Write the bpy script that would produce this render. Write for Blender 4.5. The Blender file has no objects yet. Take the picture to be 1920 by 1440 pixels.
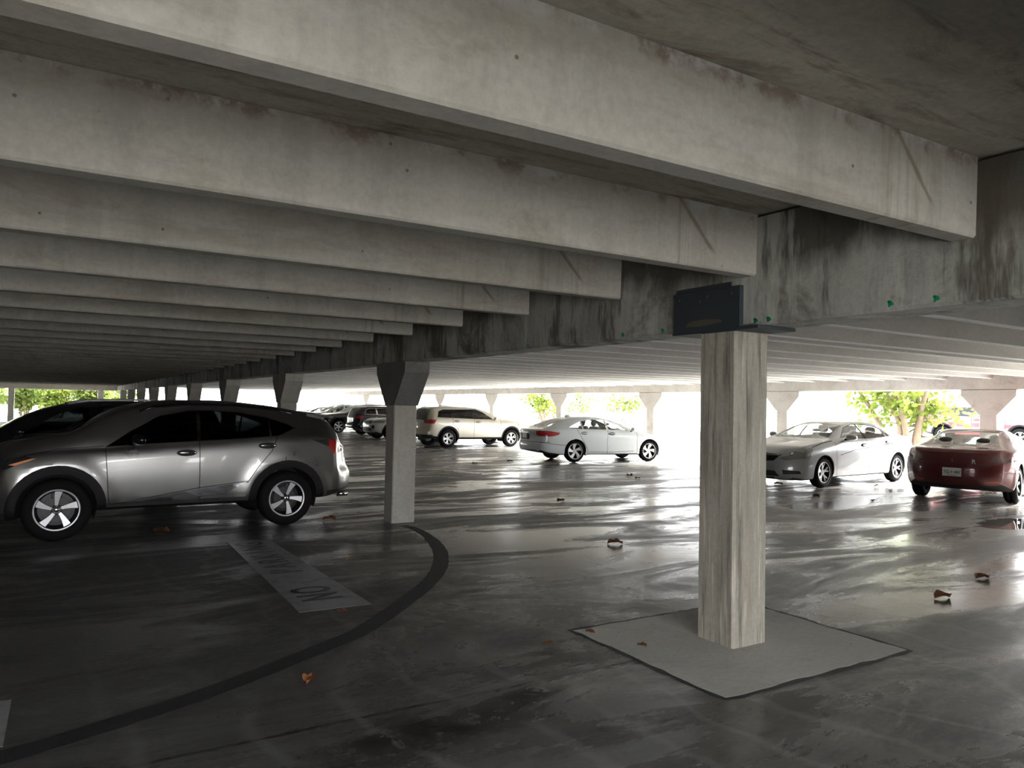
import bpy, bmesh, math, random
from mathutils import Vector, Matrix
R = random.Random(7)
scn = bpy.context.scene
COL = scn.collection
PI = math.pi

# ------------------------------------------------------------------ helpers
def tag(o, label=None, cat=None, group=None, kind=None):
    if label: o['label'] = label
    if cat: o['category'] = cat
    if group: o['group'] = group
    if kind: o['kind'] = kind
    return o

def empty(name, loc=(0, 0, 0), rz=0.0):
    o = bpy.data.objects.new(name, None)
    o.empty_display_size = 0.2
    o.location = loc
    o.rotation_euler = (0, 0, rz)
    COL.objects.link(o)
    return o

def mesh_data(name, verts, faces, mats, smooth=False, mids=None):
    me = bpy.data.meshes.new(name)
    me.from_pydata([tuple(v) for v in verts], [], faces)
    for m in (mats if isinstance(mats, (list, tuple)) else [mats]):
        me.materials.append(m)
    if mids:
        for p, i in zip(me.polygons, mids): p.material_index = i
    if smooth:
        for p in me.polygons: p.use_smooth = True
    me.update()
    return me

def obj(name, me, parent=None, loc=(0, 0, 0), rot=(0, 0, 0)):
    o = bpy.data.objects.new(name, me)
    COL.objects.link(o)
    o.location = loc
    o.rotation_euler = rot
    if parent: o.parent = parent
    return o

class MB:
    """collects simple shapes into one mesh"""
    def __init__(s): s.v = []; s.f = []; s.m = []
    def add(s, vs, fs, mi=0):
        b = len(s.v); s.v += [Vector(v) for v in vs]
        s.f += [tuple(b + i for i in f) for f in fs]; s.m += [mi] * len(fs); return s
    def box(s, a, b, mi=0, bev=0.0):
        (x0, y0, z0), (x1, y1, z1) = a, b
        if bev <= 0:
            vs = [(x, y, z) for x in (x0, x1) for y in (y0, y1) for z in (z0, z1)]
            return s.add(vs, [(0, 1, 3, 2), (4, 6, 7, 5), (0, 4, 5, 1), (2, 3, 7, 6), (0, 2, 6, 4), (1, 5, 7, 3)], mi)
        bm = bmesh.new()
        bmesh.ops.create_cube(bm, size=1)
        for v in bm.verts:
            v.co = Vector(((x0 + x1) / 2 + v.co.x * (x1 - x0), (y0 + y1) / 2 + v.co.y * (y1 - y0), (z0 + z1) / 2 + v.co.z * (z1 - z0)))
        bmesh.ops.bevel(bm, geom=bm.edges[:], offset=bev, segments=2, affect='EDGES', profile=.5)
        bm.verts.index_update()
        s.add([v.co.copy() for v in bm.verts], [tuple(v.index for v in f.verts) for f in bm.faces], mi)
        bm.free(); return s
    def prism(s, pts, axis, a, b, mi=0):
        """polygon pts (2d) extruded along axis from a to b"""
        n = len(pts)
        def P(p, t):
            return {0: (t, p[0], p[1]), 1: (p[0], t, p[1]), 2: (p[0], p[1], t)}[axis]
        vs = [P(p, a) for p in pts] + [P(p, b) for p in pts]
        fs = [tuple(range(n))[::-1], tuple(range(n, 2 * n))] + [(i, (i + 1) % n, n + (i + 1) % n, n + i) for i in range(n)]
        return s.add(vs, fs, mi)
    def tube(s, pts, rad, seg=8, mi=0):
        pts = [Vector(p) for p in pts]; n = len(pts)
        rads = rad if isinstance(rad, (list, tuple)) else [rad] * n
        vs = []
        for i, p in enumerate(pts):
            d = (pts[min(i + 1, n - 1)] - pts[max(i - 1, 0)]).normalized()
            u = d.cross(Vector((0, 0, 1)))
            if u.length < .05: u = d.cross(Vector((1, 0, 0)))
            u.normalize(); w = d.cross(u)
            for k in range(seg):
                a = 2 * PI * k / seg
                vs.append(p + (u * math.cos(a) + w * math.sin(a)) * rads[i])
        fs = [(i * seg + k, i * seg + (k + 1) % seg, (i + 1) * seg + (k + 1) % seg, (i + 1) * seg + k) for i in range(n - 1) for k in range(seg)]
        fs += [tuple(range(seg))[::-1], tuple((n - 1) * seg + k for k in range(seg))]
        return s.add(vs, fs, mi)
    def lathe(s, prof, seg=40, mi=0):
        """profile (y, r) turned about the y axis"""
        n = len(prof); vs = []
        for k in range(seg):
            a = 2 * PI * k / seg
            vs += [(r * math.cos(a), y, r * math.sin(a)) for y, r in prof]
        fs = [(k * n + i, k * n + i + 1, ((k + 1) % seg) * n + i + 1, ((k + 1) % seg) * n + i) for k in range(seg) for i in range(n - 1)]
        return s.add(vs, fs, mi)
    def blob(s, c, r, seg=12, ring=8, mi=0, pw=1.0):
        """super-ellipsoid"""
        vs = []
        def sp(t): return math.copysign(abs(t) ** pw, t)
        for i in range(ring + 1):
            th = PI * i / ring
            for k in range(seg):
                a = 2 * PI * k / seg
                vs.append((c[0] + r[0] * sp(math.sin(th)) * sp(math.cos(a)), c[1] + r[1] * sp(math.sin(th)) * sp(math.sin(a)), c[2] + r[2] * sp(math.cos(th))))
        fs = [(i * seg + k, (i + 1) * seg + k, (i + 1) * seg + (k + 1) % seg, i * seg + (k + 1) % seg) for i in range(ring) for k in range(seg)]
        return s.add(vs, fs, mi)
    def data(s, name, mats, smooth=False):
        return mesh_data(name, s.v, s.f, mats, smooth, s.m)
    def obj(s, name, mats, parent=None, smooth=False, loc=(0, 0, 0), rot=(0, 0, 0)):
        return obj(name, s.data(name, mats, smooth), parent, loc, rot)

# ------------------------------------------------------------------ materials
class NT:
    def __init__(s, name):
        s.m = bpy.data.materials.new(name); s.m.use_nodes = True
        s.t = s.m.node_tree; s.b = s.t.nodes['Principled BSDF']; s.out = s.t.nodes['Material Output']
        s._pos = None
    def n(s, typ, **kw):
        nd = s.t.nodes.new(typ)
        for k, v in kw.items():
            if k.startswith('_'): nd.inputs[int(k[1:])].default_value = v
            else: setattr(nd, k, v)
        return nd
    def l(s, a, b): s.t.links.new(a, b)
    def pos(s):
        if s._pos is None: s._pos = s.n('ShaderNodeNewGeometry').outputs['Position']
        return s._pos
    def noise(s, scale, detail=4, rough=.6, stretch=None, src=None, dist=0):
        src = src or s.pos()
        if stretch:
            mp = s.n('ShaderNodeMapping'); mp.inputs['Scale'].default_value = stretch
            s.l(src, mp.inputs[0]); src = mp.outputs[0]
        nz = s.n('ShaderNodeTexNoise'); nz.inputs['Scale'].default_value = scale
        nz.inputs['Detail'].default_value = detail; nz.inputs['Roughness'].default_value = rough
        nz.inputs['Distortion'].default_value = dist
        s.l(src, nz.inputs['Vector']); return nz.outputs['Fac']
    def ramp(s, fac, lo, hi, a=0.0, b=1.0):
        mr = s.n('ShaderNodeMapRange'); mr.clamp = True
        s.l(fac, mr.inputs[0])
        for i, v in enumerate((lo, hi, a, b)): mr.inputs[1 + i].default_value = v
        return mr.outputs[0]
    def mix(s, fac, a, b):
        mx = s.n('ShaderNodeMix', data_type='RGBA')
        for sock, v in ((mx.inputs[0], fac), (mx.inputs[6], a), (mx.inputs[7], b)):
            if isinstance(v, (int, float)): sock.default_value = v
            elif isinstance(v, tuple): sock.default_value = (*v, 1) if len(v) == 3 else v
            else: s.l(v, sock)
        return mx.outputs[2]
    def math(s, op, a, b=None, c=None):
        m = s.n('ShaderNodeMath', operation=op)
        for i, v in enumerate((a, b, c)):
            if v is None: continue
            if isinstance(v, (int, float)): m.inputs[i].default_value = v
            else: s.l(v, m.inputs[i])
        return m.outputs[0]
    def bump(s, h, strength, dist=.01):
        bp = s.n('ShaderNodeBump'); bp.inputs['Strength'].default_value = strength; bp.inputs['Distance'].default_value = dist
        s.l(h, bp.inputs['Height']); s.l(bp.outputs[0], s.b.inputs['Normal'])
    def set(s, **kw):
        for k, v in kw.items():
            sock = s.b.inputs[k.replace('_', ' ')]
            if isinstance(v, (int, float)): sock.default_value = v
            elif isinstance(v, tuple): sock.default_value = (*v, 1) if len(v) == 3 else v
            else: s.l(v, sock)
        return s

def plain(name, col, rough=.5, metal=0.0, spec=.5, coat=0.0, emit=None, var=.06):
    t = NT(name)
    f = t.noise(9, 3)
    a = tuple(c * (1 - var) for c in col); b = tuple(min(1, c * (1 + var)) for c in col)
    t.set(Base_Color=t.mix(f, a, b), Roughness=rough, Metallic=metal, Specular_IOR_Level=spec, Coat_Weight=coat)
    t.b.inputs['Coat Roughness'].default_value = .04
    return t.m

def paint(name, col, metal=.0, rough=.35, coat=1.0):
    """car paint: fine flake variation under a clear coat"""
    t = NT(name)
    f = t.noise(900, 1, .5)
    d = t.noise(3, 3)
    c = t.mix(t.ramp(f, .3, .7), tuple(x * .88 for x in col), tuple(min(1, x * 1.08) for x in col))
    t.set(Base_Color=c, Metallic=metal, Coat_Weight=coat, Roughness=t.ramp(d, .3, .7, rough * .9, rough * 1.15))
    t.b.inputs['Coat Roughness'].default_value = .03
    return t.m

def concrete(name, c1, c2, stain=(.10, .085, .065), amt=.5, scale=.7, stretch=(1, 1, 1), streak=0.0, pits=0.0, bump=.35, moss=0.0, streak_dir=(9, 9, .8), extra=None):
    t = NT(name)
    big = t.noise(scale, 5, .65, stretch)
    c = t.mix(t.ramp(big, .3, .7), c1, c2)
    fine = t.noise(28, 5, .7)
    c = t.mix(t.ramp(fine, .35, .75, 0, .35), c, tuple(x * .55 for x in c1))
    if amt > 0:
        st = t.noise(scale * 2.1, 8, .72, stretch, dist=.6)
        c = t.mix(t.ramp(st, .52, .68, 0, amt), c, stain)
    if streak > 0:
        sk = t.noise(1.0, 6, .7, streak_dir)
        c = t.mix(t.ramp(sk, .5, .68, 0, streak), c, tuple(x * .38 for x in c1))
        sk2 = t.noise(1.7, 5, .6, streak_dir)
        c = t.mix(t.ramp(sk2, .58, .72, 0, streak * .6), c, tuple(min(1, x * 1.5) for x in c2))
    if moss > 0:
        ms = t.noise(1.3, 6, .7)
        c = t.mix(t.ramp(ms, .5, .7, 0, moss), c, (.17, .21, .10))
    if pits > 0:
        vo = t.n('ShaderNodeTexVoronoi'); vo.inputs['Scale'].default_value = 5.0; t.l(t.pos(), vo.inputs['Vector'])
        c = t.mix(t.ramp(vo.outputs['Distance'], .03, .055, pits, 0), c, (.05, .04, .03))
    if extra: c = extra(t, c)
    t.set(Base_Color=c, Roughness=.88, Specular_IOR_Level=.25)
    t.bump(t.math('ADD', t.math('MULTIPLY', fine, .5), t.noise(6, 5)), bump, .012)
    return t.m

M = {}
def xyz(t):
    sp = t.n('ShaderNodeSeparateXYZ'); t.l(t.pos(), sp.inputs[0]); return sp.outputs
def beam_marks(t, c):
    # lime bloom and leaks where the stem meets the slab, a rust run near the bearing end
    X, Y, Z = xyz(t)
    n1 = t.noise(2.2, 7, .75); n2 = t.noise(14, 6, .7)
    up = t.ramp(t.math('ADD', Z, t.math('MULTIPLY', n2, .12)), 2.96, 3.02)
    c = t.mix(t.math('MULTIPLY', up, t.ramp(n1, .48, .58, 0, .75)), c, (.62, .61, .60))
    c = t.mix(t.math('MULTIPLY', up, t.ramp(t.noise(3.1, 6, .7), .52, .60, 0, .8)), c, (.13, .07, .04))
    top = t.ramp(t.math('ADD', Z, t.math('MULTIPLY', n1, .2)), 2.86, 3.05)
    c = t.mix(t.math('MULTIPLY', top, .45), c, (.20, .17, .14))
    d = t.math('ABSOLUTE', t.math('ADD', t.math('SUBTRACT', X, 3.5), t.math('MULTIPLY', t.math('SUBTRACT', Z, 2.82), 1.0)))
    d = t.math('ADD', d, t.math('MULTIPLY', t.math('SUBTRACT', n2, .5), .05))
    seg = t.math('MULTIPLY', t.ramp(Z, 2.66, 2.70), t.ramp(X, 3.25, 3.32))
    c = t.mix(t.math('MULTIPLY', seg, t.ramp(d, .004, .03, .75, 0)), c, (.17, .13, .085))
    v = t.noise(1.0, 6, .7, (20, 1, .5))
    run = t.math('MULTIPLY', t.math('MULTIPLY', t.ramp(X, 3.1, 3.3), t.ramp(X, 3.5, 3.75, 1, 0)), t.ramp(v, .5, .65, 0, .55))
    return t.mix(run, c, (.22, .18, .13))
def girder_marks(t, c):
    X, Y, Z = xyz(t)
    n = t.noise(1.1, 6, .7, (1, 1, .35))
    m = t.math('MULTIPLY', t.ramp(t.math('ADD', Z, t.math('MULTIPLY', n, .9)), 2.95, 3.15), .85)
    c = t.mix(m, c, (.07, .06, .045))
    leak = t.noise(1.0, 6, .75, (1.6, 1.6, .25))
    c = t.mix(t.ramp(leak, .54, .60, 0, .8), c, (.075, .065, .05))
    c = t.mix(t.ramp(leak, .36, .44, .55, 0), c, (.60, .60, .55))
    return c
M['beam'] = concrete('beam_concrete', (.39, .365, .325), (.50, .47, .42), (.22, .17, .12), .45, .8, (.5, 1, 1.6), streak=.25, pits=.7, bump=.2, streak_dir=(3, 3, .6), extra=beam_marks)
M['beam_soffit_lit'] = concrete('lit_soffit_concrete', (.80, .79, .77), (.86, .85, .83), (.6, .58, .55), .15, 1.5, bump=.1)  # bounced floor light put into the colour: beam undersides paler than sides
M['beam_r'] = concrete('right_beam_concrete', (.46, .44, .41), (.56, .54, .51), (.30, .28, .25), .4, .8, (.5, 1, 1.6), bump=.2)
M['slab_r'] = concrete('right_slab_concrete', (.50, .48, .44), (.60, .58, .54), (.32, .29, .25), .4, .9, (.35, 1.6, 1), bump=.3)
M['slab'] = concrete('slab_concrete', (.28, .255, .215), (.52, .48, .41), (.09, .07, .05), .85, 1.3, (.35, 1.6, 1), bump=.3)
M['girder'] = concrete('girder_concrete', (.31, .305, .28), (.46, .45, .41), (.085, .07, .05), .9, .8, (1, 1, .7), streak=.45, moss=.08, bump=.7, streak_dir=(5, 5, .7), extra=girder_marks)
M['column'] = concrete('column_concrete', (.34, .31, .26), (.50, .46, .39), (.19, .15, .11), .4, .8, (2, 2, .5), streak=.95, bump=.7, streak_dir=(16, 16, .9))
M['column_plain'] = concrete('column_concrete_smooth', (.36, .34, .30), (.48, .46, .41), (.2, .18, .14), .4, 1.1, streak=.15, bump=.3)
M['head_dark'] = concrete('dark_repair_mortar', (.13, .125, .12), (.19, .185, .175), (.30, .28, .25), .35, 1.1, bump=.3)
M['edge'] = concrete('edge_concrete', (.54, .52, .50), (.66, .64, .61), (.26, .22, .18), .45, 1.3, bump=.3)
M['pad'] = concrete('pad_concrete', (.37, .36, .32), (.45, .44, .39), (.2, .16, .12), .3, 1.2, bump=.15, pits=.5)
M['wall'] = concrete('wall_concrete', (.05, .048, .045), (.075, .072, .066), amt=.3)  # near black so the unseen walls return little light
M['steel'] = plain('painted_steel', (.030, .038, .046), .75, .1)
M['rust'] = plain('rusty_steel', (.085, .07, .05), .9)
M['green'] = plain('green_spray', (.0, .28, .10), .6)
M['tyre'] = plain('tyre_rubber', (.004, .004, .0045), .8, spec=.2)
M['alloy'] = plain('alloy_metal', (.62, .62, .64), .38, .45)
M['alloy_dark'] = plain('dark_alloy', (.02, .02, .022), .35, .5)
M['silver_wheel'] = plain('silver_wheel_paint', (.55, .56, .58), .3, .7)
M['disc'] = plain('brake_metal', (.06, .058, .056), .5, .6)
M['chrome'] = plain('chrome', (.75, .75, .76), .08, 1.0)
M['blackgloss'] = plain('gloss_black_plastic', (.008, .008, .009), .12)
M['blackmat'] = plain('matte_black_plastic', (.018, .018, .02), .6)
M['cladding'] = plain('grey_cladding', (.007, .007, .008), .6, spec=.25)
M['under'] = plain('underbody', (.015, .015, .015), .8)
M['liner'] = plain('cabin_liner', (.16, .155, .15), .9)
M['seam'] = plain('panel_gap', (.008, .008, .008), .8)
M['seat'] = plain('grey_seat_fabric', (.16, .155, .15), .9)
M['seat_light'] = plain('pale_seat_leather', (.30, .34, .33), .8)
M['amber'] = plain('amber_lens', (.75, .22, .01), .15)
M['red_lens'] = plain('red_lens', (.42, .012, .016), .12, coat=1)
M['red_lens_dark'] = plain('dark_red_lens', (.10, .006, .008), .15, coat=1)
M['clear_lens'] = plain('clear_lens', (.27, .26, .25), .18, .0, coat=1)
M['grey_lens'] = plain('grey_lens', (.085, .05, .05), .12, .0, coat=1)
M['smoke_lens'] = plain('smoked_lens', (.03, .03, .033), .06, coat=1)
M['plate'] = plain('plate_white', (.72, .74, .70), .4)
M['plate_green'] = plain('plate_green_ink', (.03, .12, .06), .5)
M['plate_orange'] = plain('plate_orange_ink', (.75, .22, .03), .5)
M['emblem'] = plain('emblem_silver', (.55, .55, .56), .2, .8)
M['leafdry'] = plain('dry_leaf', (.13, .045, .018), .7, var=.4)
M['leafdry2'] = plain('orange_dry_leaf', (.28, .09, .03), .7, var=.3)
M['tarp'] = plain('sunshade_fabric', (.09, .09, .092), .75)

def glass_tint(name, tint, refl=.09):
    t = NT(name)
    tr = t.n('ShaderNodeBsdfTransparent'); tr.inputs[0].default_value = (*tint, 1)
    gl = t.n('ShaderNodeBsdfGlossy'); gl.inputs['Roughness'].default_value = .02
    lw = t.n('ShaderNodeLayerWeight'); lw.inputs[0].default_value = .35
    fac = t.ramp(lw.outputs['Facing'], .2, 1, refl, .75)
    mx = t.n('ShaderNodeMixShader'); t.l(fac, mx.inputs[0]); t.l(tr.outputs[0], mx.inputs[1]); t.l(gl.outputs[0], mx.inputs[2])
    t.l(mx.outputs[0], t.out.inputs[0])
    t.t.nodes.remove(t.b)
    return t.m
M['glass'] = glass_tint('clear_car_glass', (.80, .88, .85))
M['glass_dark'] = glass_tint('privacy_glass', (.04, .045, .045), .05)
M['glass_mid'] = glass_tint('tinted_glass', (.45, .50, .49), .07)

# floor: stained, damp and in places polished concrete with slab joints
def floor_mat():
    t = NT('garage_floor')
    big = t.noise(.55, 8, .7, (.55, 1.1, 1), dist=.4)
    mid = t.noise(1.7, 7, .7, (.6, 1, 1), dist=.5)
    fine = t.noise(22, 6, .75)
    c = t.mix(t.ramp(big, .36, .60), (.036, .035, .033), (.12, .116, .103))
    c = t.mix(t.ramp(mid, .45, .68, 0, .6), c, (.15, .145, .128))
    c = t.mix(t.ramp(fine, .35, .8, 0, .5), c, (.03, .029, .027))
    blotch = t.noise(.9, 8, .75, (.45, 1, 1), dist=1.1)
    c = t.mix(t.ramp(blotch, .57, .66, 0, .75), c, (.26, .25, .225))
    sep = t.n('ShaderNodeSeparateXYZ'); t.l(t.pos(), sep.inputs[0])
    X, Y = sep.outputs[0], sep.outputs[1]
    # oil in the stall near the photographer
    def spot(cx, cy, rx, ry, soft=.6):
        dx = t.math('DIVIDE', t.math('SUBTRACT', X, cx), rx); dy = t.math('DIVIDE', t.math('SUBTRACT', Y, cy), ry)
        d = t.math('SQRT', t.math('ADD', t.math('MULTIPLY', dx, dx), t.math('MULTIPLY', dy, dy)))
        return t.ramp(d, 1.0 - soft, 1.0, 1, 0)
    nz = t.ramp(t.noise(4.5, 8, .75), .42, .52)
    oil = t.math('MULTIPLY', t.math('MAXIMUM', spot(1.75, 3.50, .85, .30), t.math('MAXIMUM', spot(2.35, 3.62, .35, .2), spot(.75, 3.3, .8, .2))), nz)
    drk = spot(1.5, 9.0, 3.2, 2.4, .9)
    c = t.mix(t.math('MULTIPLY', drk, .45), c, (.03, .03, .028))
    # joints on the column lines
    w = t.math('MULTIPLY', t.math('SUBTRACT', t.noise(3, 3), .5), .03)
    fy = t.math('ABSOLUTE', t.math('SUBTRACT', t.math('MODULO', t.math('ADD', t.math('ADD', Y, w), 6.07 * 11.5 - 3.80), 6.07), 6.07 * .5))
    joint = t.ramp(fy, .006, .020, .95, 0)
    c = t.mix(joint, c, (.015, .015, .014))
    fx = t.math('ABSOLUTE', t.math('SUBTRACT', t.math('MODULO', t.math('ADD', X, 5.1 * 10.5 - 4.9), 5.1), 2.55))
    c = t.mix(t.ramp(fx, .004, .014, .4, 0), c, (.02, .02, .019))
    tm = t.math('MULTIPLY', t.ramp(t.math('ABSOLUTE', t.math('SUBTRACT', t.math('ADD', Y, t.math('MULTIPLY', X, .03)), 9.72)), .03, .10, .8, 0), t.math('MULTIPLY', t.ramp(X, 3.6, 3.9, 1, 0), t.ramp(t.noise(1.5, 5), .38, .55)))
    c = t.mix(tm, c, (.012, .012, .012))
    # scratches / pale swirls
    sw = t.n('ShaderNodeTexWave'); sw.inputs['Scale'].default_value = .55; sw.inputs['Distortion'].default_value = 9; sw.inputs['Detail'].default_value = 5
    t.l(t.pos(), sw.inputs['Vector'])
    c = t.mix(t.ramp(sw.outputs['Fac'], .92, 1.0, 0, .18), c, (.3, .29, .27))
    # puddles
    pn = t.noise(2.2, 4, .6)
    def puddle(cx, cy, rx, ry):
        dx = t.math('DIVIDE', t.math('SUBTRACT', X, cx), rx); dy = t.math('DIVIDE', t.math('SUBTRACT', Y, cy), ry)
        d = t.math('SQRT', t.math('ADD', t.math('MULTIPLY', dx, dx), t.math('MULTIPLY', dy, dy)))
        return t.ramp(t.math('ADD', d, t.math('MULTIPLY', t.math('SUBTRACT', pn, .5), 1.0)), .93, 1.0, 1, 0)
    pud = t.math('MAXIMUM', puddle(12.75, 5.75, 1.0, .42), puddle(15.0, 17.75, .8, .12))
    c = t.mix(t.math('MULTIPLY', pud, .85), c, (.02, .019, .018))
    wet = t.noise(.8, 7, .7, (.4, 1.2, 1), dist=.8)
    rough = t.ramp(wet, .43, .57, .13, .50)
    rough = t.math('ADD', rough, t.ramp(fine, .3, .8, -.03, .07))
    rmx = t.n('ShaderNodeMix', data_type='FLOAT'); t.l(pud, rmx.inputs[0]); t.l(rough, rmx.inputs[2]); rmx.inputs[3].default_value = .02
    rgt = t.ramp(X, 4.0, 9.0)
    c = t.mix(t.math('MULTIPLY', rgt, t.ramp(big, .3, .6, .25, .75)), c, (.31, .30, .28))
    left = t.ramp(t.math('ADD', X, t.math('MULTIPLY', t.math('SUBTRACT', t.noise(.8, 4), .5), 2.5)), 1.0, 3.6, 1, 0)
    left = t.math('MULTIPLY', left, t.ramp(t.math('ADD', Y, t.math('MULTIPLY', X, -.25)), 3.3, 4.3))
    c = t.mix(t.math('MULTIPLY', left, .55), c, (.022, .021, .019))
    c = t.mix(t.math('MULTIPLY', oil, .95), c, (.012, .011, .011))
    rr_ = t.math('ADD', rmx.outputs[0], t.math('MULTIPLY', left, .22))
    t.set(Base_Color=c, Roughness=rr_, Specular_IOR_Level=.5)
    h = t.math('ADD', t.math('MULTIPLY', fine, .25), t.math('MULTIPLY', t.noise(2.5, 4), .8))
    h = t.math('MULTIPLY', h, t.math('SUBTRACT', 1.0, pud))
    t.bump(h, .22, .010)
    return t.m
M['floor'] = floor_mat()

def paintline(name, col, under, lo, hi, rough=.45):
    t = NT(name)
    f = t.noise(6, 8, .75)
    t.set(Base_Color=t.mix(t.ramp(f, lo, hi), under, col), Roughness=rough)
    t.bump(t.noise(22, 5), .2, .008)
    return t.m
M['arcline'] = paintline('dark_sealed_line', (.010, .010, .012), (.028, .028, .028), .2, .5, .7)
M['stencilbase'] = paintline('worn_white_paint', (.20, .21, .205), (.11, .11, .105), .36, .52)
M['stencil'] = paintline('black_stencil_paint', (.012, .012, .013), (.14, .145, .14), .36, .52)
M['stencil_bold'] = paintline('dark_stencil_paint', (.008, .008, .009), (.05, .05, .05), .25, .35)
M['patch'] = paintline('worn_pale_patch', (.22, .22, .215), (.12, .12, .11), .3, .5)

def ground_mat():
    t = NT('sunlit_pavement')
    f = t.noise(.4, 5)
    t.set(Base_Color=t.mix(f, (.52, .52, .50), (.64, .63, .60)), Roughness=.8)
    return t.m
M['ground'] = ground_mat()
M['ramp'] = concrete('outer_ramp_concrete', (.50, .49, .46), (.6, .59, .55), amt=.2)

def leaf_mat(name, a, b):
    t = NT(name)
    f = t.noise(1.6, 3, .6)
    df = t.n('ShaderNodeBsdfDiffuse'); tl = t.n('ShaderNodeBsdfTranslucent')
    c = t.mix(t.ramp(f, .35, .65), a, b)
    t.l(c, df.inputs[0]); t.l(c, tl.inputs[0])
    mx = t.n('ShaderNodeMixShader'); mx.inputs[0].default_value = .45
    t.l(df.outputs[0], mx.inputs[1]); t.l(tl.outputs[0], mx.inputs[2]); t.l(mx.outputs[0], t.out.inputs[0])
    t.t.nodes.remove(t.b)
    return t.m
M['leaf'] = leaf_mat('sea_grape_leaf', (.07, .105, .02), (.20, .235, .05))
M['leaf2'] = leaf_mat('hedge_leaf', (.055, .085, .02), (.15, .18, .05))
M['bark'] = concrete('grey_brown_bark', (.12, .085, .055), (.20, .15, .11), (.06, .04, .03), .5, 3, (1, 1, .3), bump=.8)

# ------------------------------------------------------------------ geometry constants (metres; camera above the origin)
XG, GW = 4.056, .34          # middle girder face and width
ZB, ZS, ZG = 2.567, 2.985, 2.231
XE, ZE = 19.48, 2.26
XL = -11.6
YF = 61.5                    # far end of the deck
COLY, COLS, WC = 3.645, 6.068, .34

# floor, ceiling, walls
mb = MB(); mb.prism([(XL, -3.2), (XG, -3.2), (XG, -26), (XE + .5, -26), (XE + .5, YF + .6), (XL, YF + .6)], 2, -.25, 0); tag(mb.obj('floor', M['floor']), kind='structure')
mb = MB(); mb.box((-90, -80, -.4), (160, 190, -.27)); tag(mb.obj('ground', M['ground']), kind='structure')
# ramp kerbs of bright paving close to the deck so that it meets the ground
mb = MB()
mb.box((XE + .5, -26, -.28), (160, 190, -.02)); mb.box((-90, YF + .6, -.28), (XE + .5, 190, -.02)); mb.box((31, -26, -.02), (160, 190, .42))
tag(mb.obj('trim_1', M['ground']), kind='structure')
mb = MB(); mb.box((-90, -80, -.28), (XG, -3.2, -.02)); tag(mb.obj('trim_2', M['ramp']), kind='structure')
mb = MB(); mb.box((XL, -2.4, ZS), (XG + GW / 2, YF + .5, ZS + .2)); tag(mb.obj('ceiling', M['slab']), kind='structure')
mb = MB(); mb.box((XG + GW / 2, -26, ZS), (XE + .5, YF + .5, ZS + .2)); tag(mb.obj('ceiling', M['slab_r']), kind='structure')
mb = MB(); mb.box((XL - .2, -26, 0), (XL, YF + .5, ZS)); tag(mb.obj('wall_left', M['wall']), kind='structure')
mb = MB(); mb.box((XG + GW, -1.4, 0), (XE + .5, -1.2, ZS)); tag(mb.obj('wall_back_light_block', M['wall']), kind='structure')  # unseen wall added close behind the right bay to darken its beam faces

mb = MB(); mb.box((XG + .02, -26, 0), (XG + .32, -4.7, ZS)); tag(mb.obj('wall_right_light_block', M['wall']), kind='structure')  # unseen wall added to keep light from behind out of the right bay
mb = MB(); mb.box((XL, -3.4, 0), (-3.6, -3.2, ZS)); tag(mb.obj('wall_front_light_block', M['wall']), kind='structure')  # unseen wall added to narrow the opening and dim the deep left bay
# ---- girders
def girder(name, x0, x1, y0, y1, z0, z1, mat, label):
    b = MB()
    n = int((y1 - y0) / .5)
    ch = .018
    sec = [(x0, z0 + ch), (x0 + ch, z0), (x1 - ch, z0), (x1, z0 + ch), (x1, z1), (x0, z1)]
    b.prism([(p[0] - x0, p[1]) for p in sec], 1, 0, y1 - y0)
    o = b.obj(name, mat, loc=(x0, y0, 0)); tag(o, label, 'girder'); return o
g1 = girder('girder', XG, XG + GW, -4.6, YF + .2, ZG, ZS - .022, M['girder'], 'long stained concrete girder running away above the middle row of columns')
g2 = girder('girder', XE, XE + .36, -1.1, YF + .4, ZE, ZS - .022, M['edge'], 'pale concrete edge girder over the openings on the far right side')
b = MB(); b.box((0, 0, ZG), (XG - XL - .02, .3, ZS - .01)); tag(b.obj('girder', M['edge'], loc=(XL + .01, YF - .1, 0)), 'pale end girder above the greenery at the far left end', 'girder')

def spray(parent, px, y, z):
    b = MB(); n = 11
    for (dy, dz, r) in ((0, 0, .013), (.010, .009, .008), (-.014, -.006, .005), (.008, -.014, .006)):
        pts = [(dy + r * (1 + .25 * R.random()) * math.cos(2 * PI * k / n), dz + r * (1 + .25 * R.random()) * math.sin(2 * PI * k / n)) for k in range(n)]
        b.prism(pts, 0, -.0015, 0.004)
    o = b.obj('paint_mark', M['green'], parent, loc=(px, y, z)); o['label'] = 'green spray-paint mark'
for (y, z) in ((2.51, 2.275), (2.25, 2.275), (3.47, 2.262), (3.36, 2.262), (4.38, 2.262), (4.86, 2.265), (6.33, 2.262), (9.46, 2.37)):
    spray(g1, 0, y + 4.6, z)

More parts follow.
